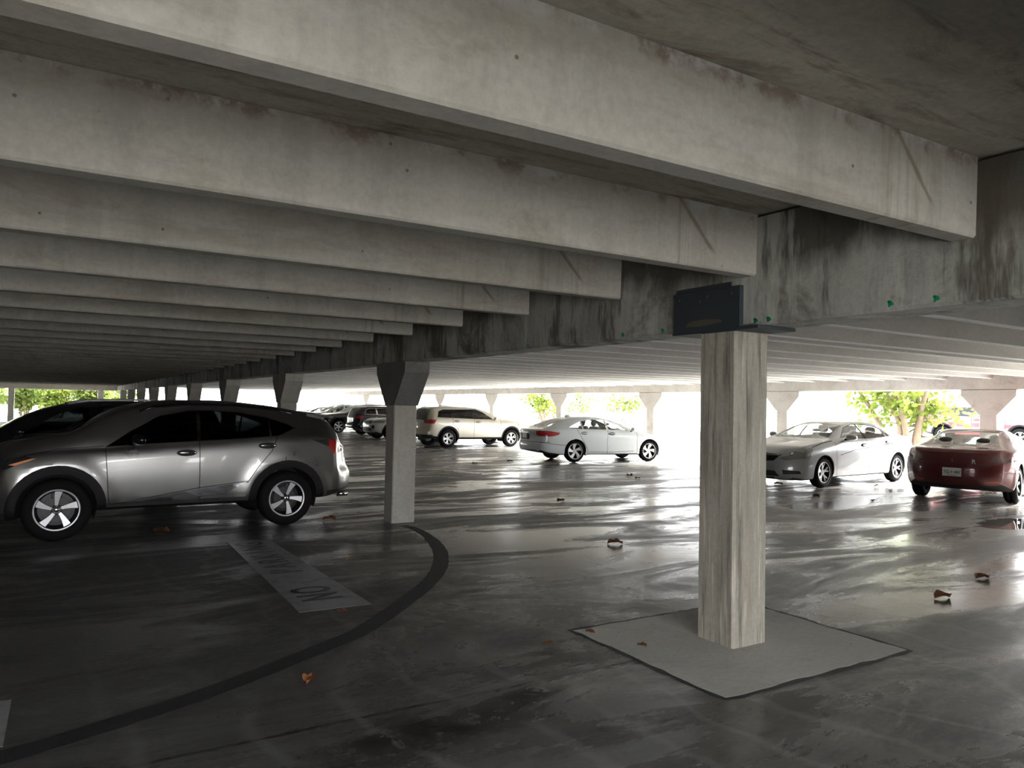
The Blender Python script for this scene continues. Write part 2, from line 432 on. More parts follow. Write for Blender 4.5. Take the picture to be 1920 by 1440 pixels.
# ---- beams
def beam_mesh(name, L, h, wb, wt, mat):
    b = MB()
    # tapered stem with chamfered bottom edges
    sec = [(0, .012), (.012, 0), (wb - .012, 0), (wb, .012), (wb + (wt - wb) * .6, h), (-(wt - wb) * .15, h)]
    b.prism(sec, 0, 0, L)
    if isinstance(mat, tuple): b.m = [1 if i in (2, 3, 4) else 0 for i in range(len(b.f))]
    return b.data(name, mat)
LB = beam_mesh('ceiling_beam', XG - XL - .004, ZS - ZB - .002, .131, .20, M['beam'])
near = ['widest pale concrete ceiling beam crossing the top of the picture', 'second pale ceiling beam, ending at the girder just above the steel bracket',
        'third ceiling beam over the left bay, just left of the bracket', 'fourth ceiling beam over the left bay, ending above a dark drip stain',
        'fifth ceiling beam over the left bay from the camera', 'sixth ceiling beam over the left bay, ending above the second column']
k = -2
while 2.047 + 1.424 * k < YF - 1:
    o = obj('ceiling_beam', LB, None, (XL + .002, 2.047 + 1.424 * k, ZB))
    if 0 <= k < 6: tag(o, near[k], 'beam', 'left bay ceiling beams')
    elif k < 0: tag(o, 'pale concrete ceiling beam overhead, behind the nearest one in view', 'beam', 'left bay ceiling beams overhead')
    else: tag(o, 'dark thin-looking ceiling beam in the far rows above the grey SUV', 'beam', 'far left bay ceiling beams')
    k += 1
RB = beam_mesh('ceiling_beam', XE - XG - GW - .004, ZS - ZB - .002, .10, .15, (M['beam_r'], M['beam_soffit_lit']))
ys = [-.3, .55, 1.62, 2.69, 3.78, 4.83, 5.93, 6.38, 7.45, 8.40, 9.45, 10.53]
base = [11.6, 12.2, 13.3, 14.4, 15.5, 16.6]
while base[0] < YF - 3:
    ys += base; base = [v + COLS for v in base]
rl = {2: 'dark right bay beam whose pale underside enters at the picture edge beside the girder', 3: 'first full pale-edged beam seen below the girder on the right',
      4: 'second pale-edged beam seen below the girder on the right', 5: 'third pale-edged beam seen below the girder on the right'}
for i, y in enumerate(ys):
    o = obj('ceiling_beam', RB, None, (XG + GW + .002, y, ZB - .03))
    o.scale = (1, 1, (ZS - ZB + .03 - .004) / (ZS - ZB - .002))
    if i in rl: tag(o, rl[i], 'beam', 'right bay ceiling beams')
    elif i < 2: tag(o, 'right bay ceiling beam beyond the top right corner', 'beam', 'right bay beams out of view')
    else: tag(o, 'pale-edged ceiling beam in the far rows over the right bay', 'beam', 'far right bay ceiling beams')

# ---- columns
def y_column(x0, yc, w, ztop, flare, zf, mat, label, group, wy=None, capmat=None):
    """square shaft with a head that flares along the girder"""
    wy = wy or w
    r = empty('concrete_column', (x0, yc, 0)); tag(r, label, 'column', group)
    b = MB(); c = .014; h = wy / 2
    b.prism([(c, -h), (w - c, -h), (w, -h + c), (w, h - c), (w - c, h), (c, h), (0, h - c), (0, -h + c)], 2, 0, ztop - .005)
    b.obj('shaft', mat, r)
    if flare:
        b = MB()
        b.prism([(-h - .012, zf), (h + .012, zf), (h + flare, ztop - .15), (h + flare + .01, ztop - .002), (-h - flare - .01, ztop - .002), (-h - flare, ztop - .15)], 0, -.012, w + .012)
        b.obj('flared_head', capmat or mat, r)
    return r
c1 = y_column(XG, COLY + WC / 2, WC, ZG, 0, 0, M['column'], 'nearest square concrete column with streaked faces on the pale floor pad', 'middle row columns')
desc = {1: 'second middle row column, flared head, standing between grey SUV and beige SUV', 2: 'third middle row column, its flared head behind the tail of the grey SUV',
        3: 'fourth middle row column, flared head above the roof of the grey SUV', 4: 'fifth middle row column above the grey SUV roof', 5: 'sixth middle row column above the grey SUV roof',
        6: 'seventh middle row column above the grey SUV windscreen', 7: 'eighth middle row column, small above the grey SUV windscreen',
        8: 'ninth middle row column, second from the far end', 9: 'farthest middle row column at the greenery'}
for k in range(1, 10):
    y_column(XG + .0, COLY + WC / 2 + k * COLS, WC, ZG, .36, 1.63, M['column_plain'], desc[k], 'middle row columns', .30, M['head_dark'] if k == 1 else None)
y_column(XG, COLY + WC / 2 - COLS + .5, WC, ZG, .36, 1.63, M['column_plain'], 'middle row column behind the photographer', 'middle row columns', .30)
ed = {0: 'pale edge column with wide flared head behind the red coupe', 1: 'pale edge column with flared head just right of the nearest column', 2: 'pale edge column behind the nose of the white sedan',
      3: 'pale edge column beside the leafy tree, above the white sedan boot', 4: 'pale edge column above the bonnet of the beige SUV', 5: 'pale edge column above the roof of the beige SUV',
      6: 'pale edge column just right of the second middle column', 7: 'pale edge column seen above the black SUV', 8: 'farthest pale edge column, above the dark grey sedan at the end of the row'}
for k in range(-1, 9):
    y_column(XE, 9.55 + k * COLS, .36, ZE, .43, 1.66, M['edge'], ed.get(k, 'pale edge column outside the picture'), 'edge columns', .40)
# far-end posts
for x, l in ((-2.35, 'pale post at the far left end, in front of the green leaves'), (-7.6, 'pale post at the far end beyond the left picture edge'), (3.0, 'short pale post where the middle girder meets the far end')):
    b = MB(); b.box((-.18, -.15, 0), (.18, .15, ZG), bev=.01); tag(b.obj('end_post', M['edge'], loc=(x, YF + .05, 0)), l, 'post', 'far end posts')

# ---- steel bracket on the nearest column head
r = empty('steel_bracket', (XG - .03, 3.9, 2.2)); tag(r, 'dark blue-grey steel bracket plates bolted on the girder over the nearest column', 'bracket')
b = MB(); b.box((-.012, -.325, .012), (.028, .315, .315), bev=.003); b.obj('face_plate', M['steel'], r)
b = MB(); b.box((.012, -.22, .315), (.028, .315, .352)); b.obj('back_plate', M['steel'], r)
b = MB(); b.box((-.01, -.48, .005), (.38, .33, .029), bev=.003); b.obj('seat_plate', M['steel'], r)
for (y, z) in ((-.25, .27), (-.02, .27), (.05, .24), (.26, .27)):
    b = MB(); b.prism([(y + .014 * math.cos(a * PI / 3), z + .014 * math.sin(a * PI / 3)) for a in range(6)], 0, -.024, -.012); b.obj('bolt', M['steel'], r)
b = MB(); pts = [(-.17, .07), (.05, .055), (.19, .062), (.15, .10), (-.02, .105), (-.15, .092)]
b.prism(pts, 0, -.0135, -.0115); o = b.obj('rust_patch', M['rust'], r); o['label'] = 'brown rubbed patch on the plate'

# ---- floor things
b = MB()
def wob(p, q, n=14, a=.012):
    return [(p[0] + (q[0] - p[0]) * i / n + R.uniform(-a, a), p[1] + (q[1] - p[1]) * i / n + R.uniform(-a, a)) for i in range(n)]
cs = [(3.34, 3.05), (5.13, 3.04), (5.13, 4.52), (3.34, 4.52)]
pts = []
for i in range(4): pts += wob(cs[i], cs[(i + 1) % 4])
pc = (4.2, 3.8)
b.prism([(x - pc[0], y - pc[1]) for x, y in pts], 2, .0005, .0032)
tag(b.obj('floor_pad', M['pad'], loc=(pc[0], pc[1], 0)), 'pale square concrete pad under the nearest column', 'concrete pad')
# dark border around the pad (old sealed cut)
b = MB(); outer = []
for i in range(4): outer += wob(((cs[i][0] - pc[0]) * 1.036 + pc[0], (cs[i][1] - pc[1]) * 1.044 + pc[1]), ((cs[(i + 1) % 4][0] - pc[0]) * 1.036 + pc[0], (cs[(i + 1) % 4][1] - pc[1]) * 1.044 + pc[1]), 14, .014)
b.prism([(x - pc[0], y - pc[1]) for x, y in outer], 2, .0003, .002)
tag(b.obj('pad_joint', M['arcline'], loc=(pc[0], pc[1], 0)), 'dark sealed joint around the pale column pad', 'floor joint')

def cat(pts, n):
    out = []
    P = [Vector(p) for p in pts]
    for i in range(len(P) - 1):
        p0, p1, p2, p3 = P[max(i - 1, 0)], P[i], P[i + 1], P[min(i + 2, len(P) - 1)]
        for k in range(n):
            t = k / n
            out.append(.5 * ((2 * p1) + (p2 - p0) * t + (2 * p0 - 5 * p1 + 4 * p2 - p3) * t * t + (3 * p1 - p0 - 3 * p2 + p3) * t ** 3))
    out.append(P[-1]); return out
arc = cat([(-2.2, 3.75, 0), (-.9, 3.98, 0), (-.15, 4.17, 0), (.3, 4.33, 0), (.84, 4.56, 0), (1.6, 5.0, 0), (2.14, 5.4, 0), (3.12, 6.48, 0), (3.71, 7.49, 0), (4.05, 8.5, 0), (4.16, 9.2, 0), (4.12, 9.5, 0)], 10)
vs, fs = [], []
for i, p in enumerate(arc):
    d = (arc[min(i + 1, len(arc) - 1)] - arc[max(i - 1, 0)]).normalized(); nn = Vector((-d.y, d.x, 0))
    w = .078 + R.uniform(-.004, .004)
    if i > len(arc) - 22: w *= .8
    vs += [p + nn * w + Vector((0, 0, .0022)), p - nn * w + Vector((0, 0, .0022)), p + nn * (w + .004), p - nn * (w + .004)]
for i in range(len(arc) - 1):
    a, c = 4 * i, 4 * i + 4
    fs += [(a, a + 1, c + 1, c), (a + 2, a, c, c + 2), (a + 1, a + 3, c + 3, c + 1)]
tag(obj('painted_arc_line', mesh_data('painted_arc_line', vs, fs, M['arcline'])), 'dark curved line painted on the floor, sweeping round to the second column', 'floor line')

def text_mesh(name, s, size, ext, mats, parent=None):
    cu = bpy.data.curves.new('t', 'FONT'); cu.body = s; cu.size = size; cu.extrude = ext; cu.align_x = 'CENTER'; cu.align_y = 'CENTER'
    cu.resolution_u = 3; cu.offset = size * .02
    t = bpy.data.objects.new('t', cu); COL.objects.link(t)
    dg = bpy.context.evaluated_depsgraph_get(); dg.update()
    me = bpy.data.meshes.new_from_object(t.evaluated_get(dg)); me.name = name
    bpy.data.objects.remove(t); bpy.data.curves.remove(cu)
    me.materials.clear(); me.materials.append(mats)
    return obj(name, me, parent)
r = empty('floor_stencil', (2.0, 7.58, 0)); tag(r, 'worn white floor rectangle stencilled NO PARKING upside down', 'floor marking')
b = MB(); b.prism([(-.29, -1.66), (.30, -1.68), (.27, 1.68), (-.20, 1.64)], 2, .0004, .002); b.obj('white_rectangle', M['stencilbase'], r)
for s, y0, n in (('NO', -1.13, 2), ('PARKING', .62, 7)):
    for i, ch in enumerate(s):
        o = text_mesh('stencil_letter', ch, .40, .0004, M['stencil_bold' if n == 2 else 'stencil'], r)
        yy = y0 + (i - (n - 1) / 2) * (.27 if n == 2 else .262)
        o.location = (.015, yy, .0032); o.rotation_euler = (0, 0, PI / 2); o.scale = (.72, 1.22, 1) if n == 2 else (.80, 1.05, 1)
b = MB(); b.prism([(-.34, -.32), (0.02, -.32), (.03, .32), (-.34, .34)], 2, .0004, .002)
tag(b.obj('floor_patch', M['patch'], loc=(-.165, 4.62, 0)), 'end of a pale painted patch on the floor at the bottom left edge', 'floor marking')

# fallen leaves
leaves = [((1.22, 10.32), 'small dry leaf on the floor under the grey SUV'), ((1.35, 4.44), 'orange dry leaf below the dark curved line'), ((2.01, 5.79), 'brown leaf at the near edge of the stencilled rectangle'),
          ((2.71, 7.67), 'small orange leaf right of the stencilled rectangle'), ((5.89, 7.15), 'large brown leaf alone on the floor left of the nearest column'), ((6.86, 3.75), 'dark brown leaf lying on the joint right of the pad'),
          ((8.05, 4.0), 'brown leaf with pale edges near the right picture edge'), ((11.64, 19.02), 'dark leaf left of the white sedan tail'), ((11.76, 13.49), 'small leaf on the floor in front of the white sedan'),
          ((7.61, 10.73), 'brown leaf in the middle of the aisle'), ((12.8, 25.93), 'curled dark leaf beside the rear wheel of the beige SUV'), ((12.67, 9.34), 'curled leaf on the floor before the silver sedan'),
          ((13.11, 8.45), 'leaf in front of the red coupe bumper'), ((15.85, 10.13), 'pale leaf below the silver sedan sill'), ((15.49, 20.54), 'tiny leaf beyond the white sedan'),
          ((3.0, 4.35), 'small leaf fragment left of the pad corner'), ((3.39, 10.39), 'small leaf behind the rear tyre of the grey SUV'), ((12.03, 14.09), 'dark leaf on the glossy floor left of the nearest column'),
          ((10.23, 18.64), 'thin dark leaf between beige SUV and white sedan'), ((3.42, 4.42), 'reddish leaf on the left corner of the pad'), ((3.55, 4.0), 'small red leaf on the left edge of the pad'), ((14.0, 11.3), 'tiny leaf at the silver sedan front tyre')]
def leaf_obj(loc, label, s, m):
    vs, fs = [], []
    n = 8
    for i in range(n + 1):
        t = i / n; w = .5 * math.sin(PI * min(1, t * 1.02)) ** .7 * (.75 + .2 * R.random())
        cz = .16 * math.sin(PI * t) * R.uniform(.6, 1.3)
        for j in (-1, -.5, 0, .5, 1):
            vs.append(((t - .5) * s * 1.25, j * w * s, (cz + abs(j) ** 1.5 * .32 * R.uniform(.5, 1.2)) * s * .8 + .002))
    for i in range(n):
        for j in range(4): fs.append((i * 5 + j, i * 5 + j + 1, i * 5 + j + 6, i * 5 + j + 5))
    b0 = len(vs); vs += [(.62 * s, -.02 * s, .02 * s), (.62 * s, .02 * s, .02 * s), (.95 * s, .01, .06 * s)]; fs.append((b0, b0 + 1, b0 + 2))
    o = obj('fallen_leaf', mesh_data('fallen_leaf', vs, fs, m, True), None, (loc[0], loc[1], .0), (0, 0, R.uniform(0, 6.28)))
    zmin = min(v[2] for v in vs); o.location.z = .0015 - zmin + .001
    tag(o, label, 'leaf', 'fallen leaves')
for i, (p, l) in enumerate(leaves):
    s = .10 if p[1] < 9 else .15
    if i in (4, 5, 6): s = .15
    if i in (2, 3, 15, 19, 20): s = .06
    leaf_obj(p, l, s, M['leafdry2'] if i in (1, 3) else M['leafdry'])

# ------------------------------------------------------------------ cars
def pchip(pts):
    xs = [p[0] for p in pts]; ys = [p[1] for p in pts]; n = len(xs)
    h = [xs[i + 1] - xs[i] for i in range(n - 1)]; d = [(ys[i + 1] - ys[i]) / h[i] for i in range(n - 1)]
    m = [d[0]] + [0 if d[i - 1] * d[i] <= 0 else (3 * (h[i - 1] + h[i])) / ((2 * h[i] + h[i - 1]) / d[i - 1] + (h[i] + 2 * h[i - 1]) / d[i]) for i in range(1, n - 1)] + [d[-1]]
    def f(x):
        if x <= xs[0]: return ys[0]
        if x >= xs[-1]: return ys[-1]
        i = 0
        while x > xs[i + 1]: i += 1
        t = (x - xs[i]) / h[i]
        return ((1 + 2 * t) * (1 - t) ** 2) * ys[i] + t * (1 - t) ** 2 * h[i] * m[i] + t * t * (3 - 2 * t) * ys[i + 1] + t * t * (t - 1) * h[i] * m[i + 1]
    return f

def ccw(poly):
    a = sum(poly[i][0] * poly[(i + 1) % len(poly)][1] - poly[(i + 1) % len(poly)][0] * poly[i][1] for i in range(len(poly)))
    return list(poly) if a > 0 else list(poly)[::-1]

def grow(poly, d):
    """offset a convex polygon outward by d"""
    P = ccw(poly); n = len(P); out = []
    for i in range(n):
        a, b, c = Vector(P[i - 1]), Vector(P[i]), Vector(P[(i + 1) % n])
        e1 = (b - a).normalized(); e2 = (c - b).normalized()
        n1 = Vector((e1.y, -e1.x)); n2 = Vector((e2.y, -e2.x)); m = (n1 + n2)
        m = m / max(.35, m.length_squared) * 2 if m.length > 0 else n1
        out.append((b.x + m.x * d, b.y + m.y * d))
    return out

def clipx(poly, lo, hi):
    def half(P, f, edge):
        out = []
        for i in range(len(P)):
            a, b = P[i - 1], P[i]
            fa, fb = f(a[0]), f(b[0])
            if fa >= 0: 
                if fb >= 0: out.append(b)
                else: t = fa / (fa - fb); out.append((edge, a[1] + (b[1] - a[1]) * t))
            elif fb >= 0:
                t = fa / (fa - fb); out.append((edge, a[1] + (b[1] - a[1]) * t)); out.append(b)
        return out
    P = half(list(poly), lambda x: x - lo, lo); return half(P, lambda x: hi - x, hi)

def circle(cx, cz, r, n=28, flat=None):
    out = []
    for k in range(n):
        a = 2 * PI * k / n
        out.append((cx + r * math.cos(a), cz + r * math.sin(a)))
    return out

class Shell:
    def __init__(s, sp):
        s.sp = sp
        s.fn = {k: pchip(sp[k]) for k in ('top', 'belt', 'wid', 'roofw', 'bot')}
        L0, L1, W = sp['L0'], sp['L1'], sp['W']
        xs = []; x = L0
        while x < L1 - 1e-6:
            xs.append(x)
            e = min(x - L0, L1 - x)
            x += .02 if e < .12 else (.035 if e < .35 else .055)
        xs.append(L1)
        F, Rr = pchip(sp['F']), pchip(sp['R'])
        df, dr = sp.get('fallf', .6), sp.get('fallr', .55)
        def deform(p):
            x, y, z = p
            a = abs(y) / W
            wf = max(0, (L0 + df - x) / df) ** 1.6 if x < L0 + df else 0
            wr = max(0, (x - L1 + dr) / dr) ** 1.6 if x > L1 - dr else 0
            x2 = x + wf * (sp['bowf'] * a ** 2.6 + F(z)) - wr * (sp['bowr'] * a ** 2.6 + Rr(z))
            for (ax, zc, rr, am) in sp.get('bulge', ()):
                d = math.hypot(x - ax, z - zc)
                if y > .5 * W: y += am * math.exp(-((d - rr) / .10) ** 2) * min(1, (y - .5 * W) / (.4 * W))
            return (x2, y, z)
        bm = bmesh.new(); rows = []
        for x in xs:
            rows.append([bm.verts.new(deform((x, y, z))) for y, z in s.section(x)])
        N = len(rows[0])
        for i in range(len(rows) - 1):
            for j in range(N - 1):
                bm.faces.new((rows[i][j], rows[i + 1][j], rows[i + 1][j + 1], rows[i][j + 1]))
        for xi, row in ((xs[0], rows[0]), (xs[-1], rows[-1])):
            sec = s.section(xi); prev = row
            for sc in (.93, .82, .68, .52, .35, .18, 0.0):
                cur = []
                for j, (y, z) in enumerate(sec):
                    cur.append(bm.verts.new(deform((xi, y * sc, z))))
                for j in range(N - 1):
                    try: bm.faces.new((prev[j], prev[j + 1], cur[j + 1], cur[j]))
                    except ValueError: pass
                prev = cur
        bmesh.ops.remove_doubles(bm, verts=bm.verts[:], dist=.0008)
        bmesh.ops.dissolve_degenerate(bm, edges=bm.edges[:], dist=.0005)
        bmesh.ops.recalc_face_normals(bm, faces=bm.faces[:])
        t = sum(f.normal.y * f.calc_area() for f in bm.faces if f.calc_center_median().y > .6 * W)
        if t < 0: bmesh.ops.reverse_faces(bm, faces=bm.faces[:])
        s.bm = bm; s.lay = bm.faces.layers.int.new('tag'); s.names = ['body']; s.info = {}
    def section(s, x):
        sp = s.sp; W = sp['W']
        w = W * s.fn['wid'](x); zb = s.fn['bot'](x); zs = s.fn['belt'](x); zt = max(s.fn['top'](x), zs + .015)
        wr = min(s.fn['roofw'](x), .93 * w); h = zt - zs; H = zs - zb
        sh = sp.get('shoulder', .945)
        lo = [(0, zb - .004), (.3 * w, zb - .002), (.6 * w, zb), (.86 * w, zb + .012), (.935 * w, zb + .04), (.965 * w, zb + .10)]
        side = [(.20, .978), (.3, .986), (.4, .993), (.5, .998), (.6, 1.0), (.7, .999), (.78, .996), (.86, .988), (.92, .978), (.965, .965), (1.0, sh)]
        a0 = (zb + .10 - zb) / H
        for t, f in side:
            tt = a0 + (1 - a0) * (t - .12) / .88
            lo.append((f * w, zb + H * tt))
        up = []
        for k in range(1, 7):
            t = k / 6
            up.append((sh * w + (wr - sh * w) * t + .018 * math.sin(PI * t) * min(1, h / .3), zs + .86 * h * t))
        up += [(wr - .018, zs + .91 * h), (wr - .05, zs + .948 * h), (wr - .10, zs + .967 * h), (.78 * (wr - .06), zs + .98 * h), (.55 * wr, zs + .99 * h), (.35 * wr, zs + .996 * h), (.17 * wr, zs + .999 * h), (0, zt)]
        return lo + up
    def tagid(s, name):
        if name not in s.names: s.names.append(name)
        return s.names.index(name)
    def cut(s, name, poly, view='side', flt=None, allow=(0,)):
        P = ccw(poly); bm = s.bm
        ax = {'side': (0, 2), 'top': (0, 1), 'front': (1, 2), 'rear': (1, 2)}[view]
        lo0, hi0 = min(p[0] for p in P), max(p[0] for p in P); lo1, hi1 = min(p[1] for p in P), max(p[1] for p in P)
        W = s.sp['W']; allow = set(s.tagid(a) if isinstance(a, str) else a for a in allow)
        fs = []
        mid = (s.sp['L0'] + s.sp['L1']) / 2
        for f in bm.faces:
            if f[s.lay] not in allow: continue
            n = f.normal; c = f.calc_center_median()
            if view == 'side' and ('light' in name or name == 'reflector') and (n.y < .45 or c.y < .6 * W): continue
            if view == 'side' and (n.y < .12 or c.y < .3 * W): continue
            if view == 'top' and n.z < .08: continue
            if view == 'front' and (n.x > -.15 or c.x > mid): continue
            if view == 'rear' and (n.x < .15 or c.x < mid): continue
            if flt and not flt(c, n): continue
            v = [(q.co[ax[0]], q.co[ax[1]]) for q in f.verts]
            if max(q[0] for q in v) < lo0 or min(q[0] for q in v) > hi0 or max(q[1] for q in v) < lo1 or min(q[1] for q in v) > hi1: continue
            fs.append(f)
        for i in range(len(P)):
            a, b = P[i], P[(i + 1) % len(P)]
            e = (b[0] - a[0], b[1] - a[1]); L = math.hypot(*e)
            if L < 1e-6 or not fs: continue
            nn = (e[1] / L, -e[0] / L)
            co = [0, 0, 0]; no = [0, 0, 0]
            co[ax[0]], co[ax[1]] = a; no[ax[0]], no[ax[1]] = nn
            geom = set(fs)
            for f in fs: geom.update(f.edges); geom.update(f.verts)
            res = bmesh.ops.bisect_plane(bm, geom=list(geom), dist=1e-5, plane_co=co, plane_no=no)
            cand = set(g for g in res['geom'] if isinstance(g, bmesh.types.BMFace)) | set(f for f in fs if f.is_valid)
            co, no = Vector(co), Vector(no)
            fs = [f for f in cand if (f.calc_center_median() - co).dot(no) < 0 and f[s.lay] in allow]
        t = s.tagid(name)
        for f in fs: f[s.lay] = t
        return fs
    def line(s, pts, w, view='side', name='seam', allow=(0,)):
        for i in range(len(pts) - 1):
            a, b = Vector(pts[i]), Vector(pts[i + 1]); d = (b - a).normalized(); n = Vector((-d.y, d.x)) * w / 2
            a2, b2 = a - d * w * .4, b + d * w * .4
            s.cut(name, [tuple(a2 - n), tuple(b2 - n), tuple(b2 + n), tuple(a2 + n)], view, allow=allow)
    def remove(s, name):
        t = s.tagid(name)
        bmesh.ops.delete(s.bm, geom=[f for f in s.bm.faces if f[s.lay] == t], context='FACES')
    def extract(s, names, objname, mats, parent, both=True, side=1, thick=0.0, label=None, linermat=None):
        """make one object out of tagged faces; both=True mirrors into the same mesh"""
        ids = {s.tagid(n): i for i, n in enumerate(names)}
        vmap, vs, fs, mi = {}, [], [], []
        for f in s.bm.faces:
            if f[s.lay] not in ids: continue
            idx = []
            for v in f.verts:
                if v not in vmap: vmap[v] = len(vs); vs.append(v.co.copy())
                idx.append(vmap[v])
            fs.append(idx); mi.append(ids[f[s.lay]])
        if not fs: return None
        n = len(vs)
        if both:
            mv = [Vector((v.x, -v.y, v.z)) for v in vs]
            rem = [i if abs(vs[i].y) < 1e-4 else n + i for i in range(n)]
            for i in range(n):
                if abs(vs[i].y) < 1e-4: vs[i].y = 0
            vs2 = vs + mv
            fs2 = fs + [[rem[i] for i in f][::-1] for f in fs]; mi2 = mi + mi
        elif side < 0:
            vs2 = [Vector((v.x, -v.y, v.z)) for v in vs]; fs2 = [f[::-1] for f in fs]; mi2 = mi
        else: vs2, fs2, mi2 = vs, fs, mi
        me = mesh_data(objname, vs2, fs2, mats, True, mi2)
        bmx = bmesh.new(); bmx.from_mesh(me)
        bmesh.ops.delete(bmx, geom=[v for v in bmx.verts if not v.link_faces], context='VERTS')
        bmx.to_mesh(me); bmx.free()
        if linermat: me.materials.append(linermat)
        o = obj(objname, me, parent)
        if thick:
            md = o.modifiers.new('thick', 'SOLIDIFY'); md.thickness = thick; md.offset = -1; md.use_rim = False
            if linermat: md.material_offset = len(me.materials) - 1
        if label: o['label'] = label
        return o

WHEELS = {}
def wheel_meshes(key, r, rr, w, style):
    if key in WHEELS: return WHEELS[key]
    b = MB(); h = w / 2
    b.lathe([(-h + .02, rr - .005), (-h + .004, rr + .012), (-h, rr + (r - rr) * .45), (-h + .012, r - .035), (-h + .03, r - .010), (-h + .06, r),
             (-.02, r + .001), (-.02, r - .006), (.02, r - .006), (.02, r + .001), (h - .06, r), (h - .03, r - .010), (h - .012, r - .035), (h, rr + (r - rr) * .45), (h - .004, rr + .012), (h - .02, rr - .005)], 48)
    tyre = b.data('wheel', M['tyre'], True)
    # rim: dark barrel + bright lip + spokes (outer face towards +y)
    main = M[style.get('mat', 'alloy')]; dark = M[style.get('dark', 'alloy_dark')]
    b = MB()
    b.lathe([(-h + .02, rr - .004), (-h + .03, rr - .02), (-.02, rr - .045), (h - .03, rr - .022), (h - .014, rr - .014)], 48, 1)
    b.lathe([(h - .014, rr - .016), (h - .006, rr - .012), (h - .004, rr - .002), (h - .012, rr + .006), (h - .022, rr)], 48, 0)
    b.lathe([(-.03, .0001), (-.03, rr - .03)], 32, 1)
    yo = h - .03
    n = style['n']; wi, wo, tw = style['wi'], style['wo'], style.get('twist', 0)
    hr = style.get('hub', .06)
    def spoke(a0, wi, wo, tw, mi, y_out=0.0, r1=None):
        r1 = r1 or rr - .010
        pts = []
        NS = 6
        L, Rg = [], []
        for i in range(NS + 1):
            t = i / NS; rad = hr * .7 + (r1 - hr * .7) * t
            ww = (wi + (wo - wi) * t ** style.get('pow', 1.5)) / 2
            a = a0 + tw * t
            c = Vector((math.cos(a), math.sin(a))); p = Vector((-c.y, c.x))
            L.append(c * rad + p * ww); Rg.append(c * rad - p * ww)
        vs, fs = [], []
        for i in range(NS + 1):
            t = i / NS; y = yo - .022 * (1 - t) + y_out
            for P in (L[i], Rg[i]): vs.append((P.x, y, P.y))
            for P in (L[i], Rg[i]): vs.append((P.x, y - .028, P.y))
        for i in range(NS):
            a, c = 4 * i, 4 * i + 4
            fs += [(a, c, c + 1, a + 1), (a + 2, a + 3, c + 3, c + 2), (a, a + 2, c + 2, c), (a + 1, c + 1, c + 3, a + 3)]
        fs += [(0, 1, 3, 2), (4 * NS, 4 * NS + 2, 4 * NS + 3, 4 * NS + 1)]
        b.add(vs, fs, mi)
    for k in range(n):
        a0 = 2 * PI * k / n + style.get('a0', PI / 2)
        if style.get('split'):
            for sg in (-1, 1): spoke(a0 + sg * style['split'] * .4, wi, wo, tw + sg * style['split'], 0)
        else: spoke(a0, wi, wo, tw, 0)
        if style.get('second'):
            spoke(a0 + PI / n + .05, wi * .9, wo * .35, tw, 1, -.02)
    b.lathe([(yo - .05, hr), (yo - .024, hr), (yo - .016, hr - .01), (yo - .018, .0001)], 24, 0 if not style.get('darkhub') else 1)
    rim = b.data('rim', [main, dark])
    b = MB(); b.lathe([(yo - .012, .0001), (yo - .010, .022), (yo - .02, .03)], 20, 0)
    for k in range(5):
        a = 2 * PI * k / 5 + .3
        c = (math.cos(a) * hr * .75, yo - .016, math.sin(a) * hr * .75); b.blob(c, (.009, .008, .009), 6, 4)
    hub = b.data('hub_cap', M['alloy' if not style.get('darkhub') else 'chrome'], True)
    b = MB(); b.lathe([(-.012, .05), (-.012, rr * .62), (.0, rr * .62), (.0, .05)], 32); b.box((-.05, -.03, rr - .11), (.05, .02, rr - .04), bev=.008)
    disc = b.data('brake_disc', M['disc'])
    WHEELS[key] = (tyre, rim, hub, disc)
    return WHEELS[key]

def add_wheels(root, sp):
    key = sp['wkey']
    w = sp.get('tw', .23)
    t, rim, hub, disc = wheel_meshes(key, sp['r'], sp['rr'], w, sp['wstyle'])
    for x in (0, sp['wb']):
        for sd in (1, -1):
            y = sp['W'] - w / 2 - sp.get('wheel_in', .025)
            o = obj('wheel', t, root, (x, sd * y, sp['r']), (0, (.35 if x else .0) * sd, 0 if sd > 0 else PI))
            obj('rim', rim, o); obj('hub_cap', hub, o); obj('brake_disc', disc, o)

def seat_obj(root, x, y, zseat, m, wide=.26, head=True, hb=.56):
    b = MB(); b.box((x - .26, y - wide, zseat - .08), (x + .24, y + wide, zseat + .07), bev=.05); 
    vs = []
    # backrest tilted
    b2 = MB(); b2.box((-.06, -wide, 0), (.06, wide, hb), bev=.045)
    rot = Matrix.Rotation(math.radians(14), 3, 'Y')
    b.add([rot @ v + Vector((x + .22, y, zseat + .02)) for v in b2.v], b2.f)
    o = b.obj('seat', m, root, True)
    if head:
        b3 = MB(); b3.blob((0, 0, 0), (.055, .13, .095), 12, 8, pw=.7)
        c = rot @ Vector((-.01, 0, hb + .10)) + Vector((x + .22, y, zseat + .02))
        b3.tube([(0, -.05, -.16), (0, -.05, 0)], .007, 6); b3.tube([(0, .05, -.16), (0, .05, 0)], .007, 6)
        b3.obj('headrest', m, o, True, loc=tuple(c))

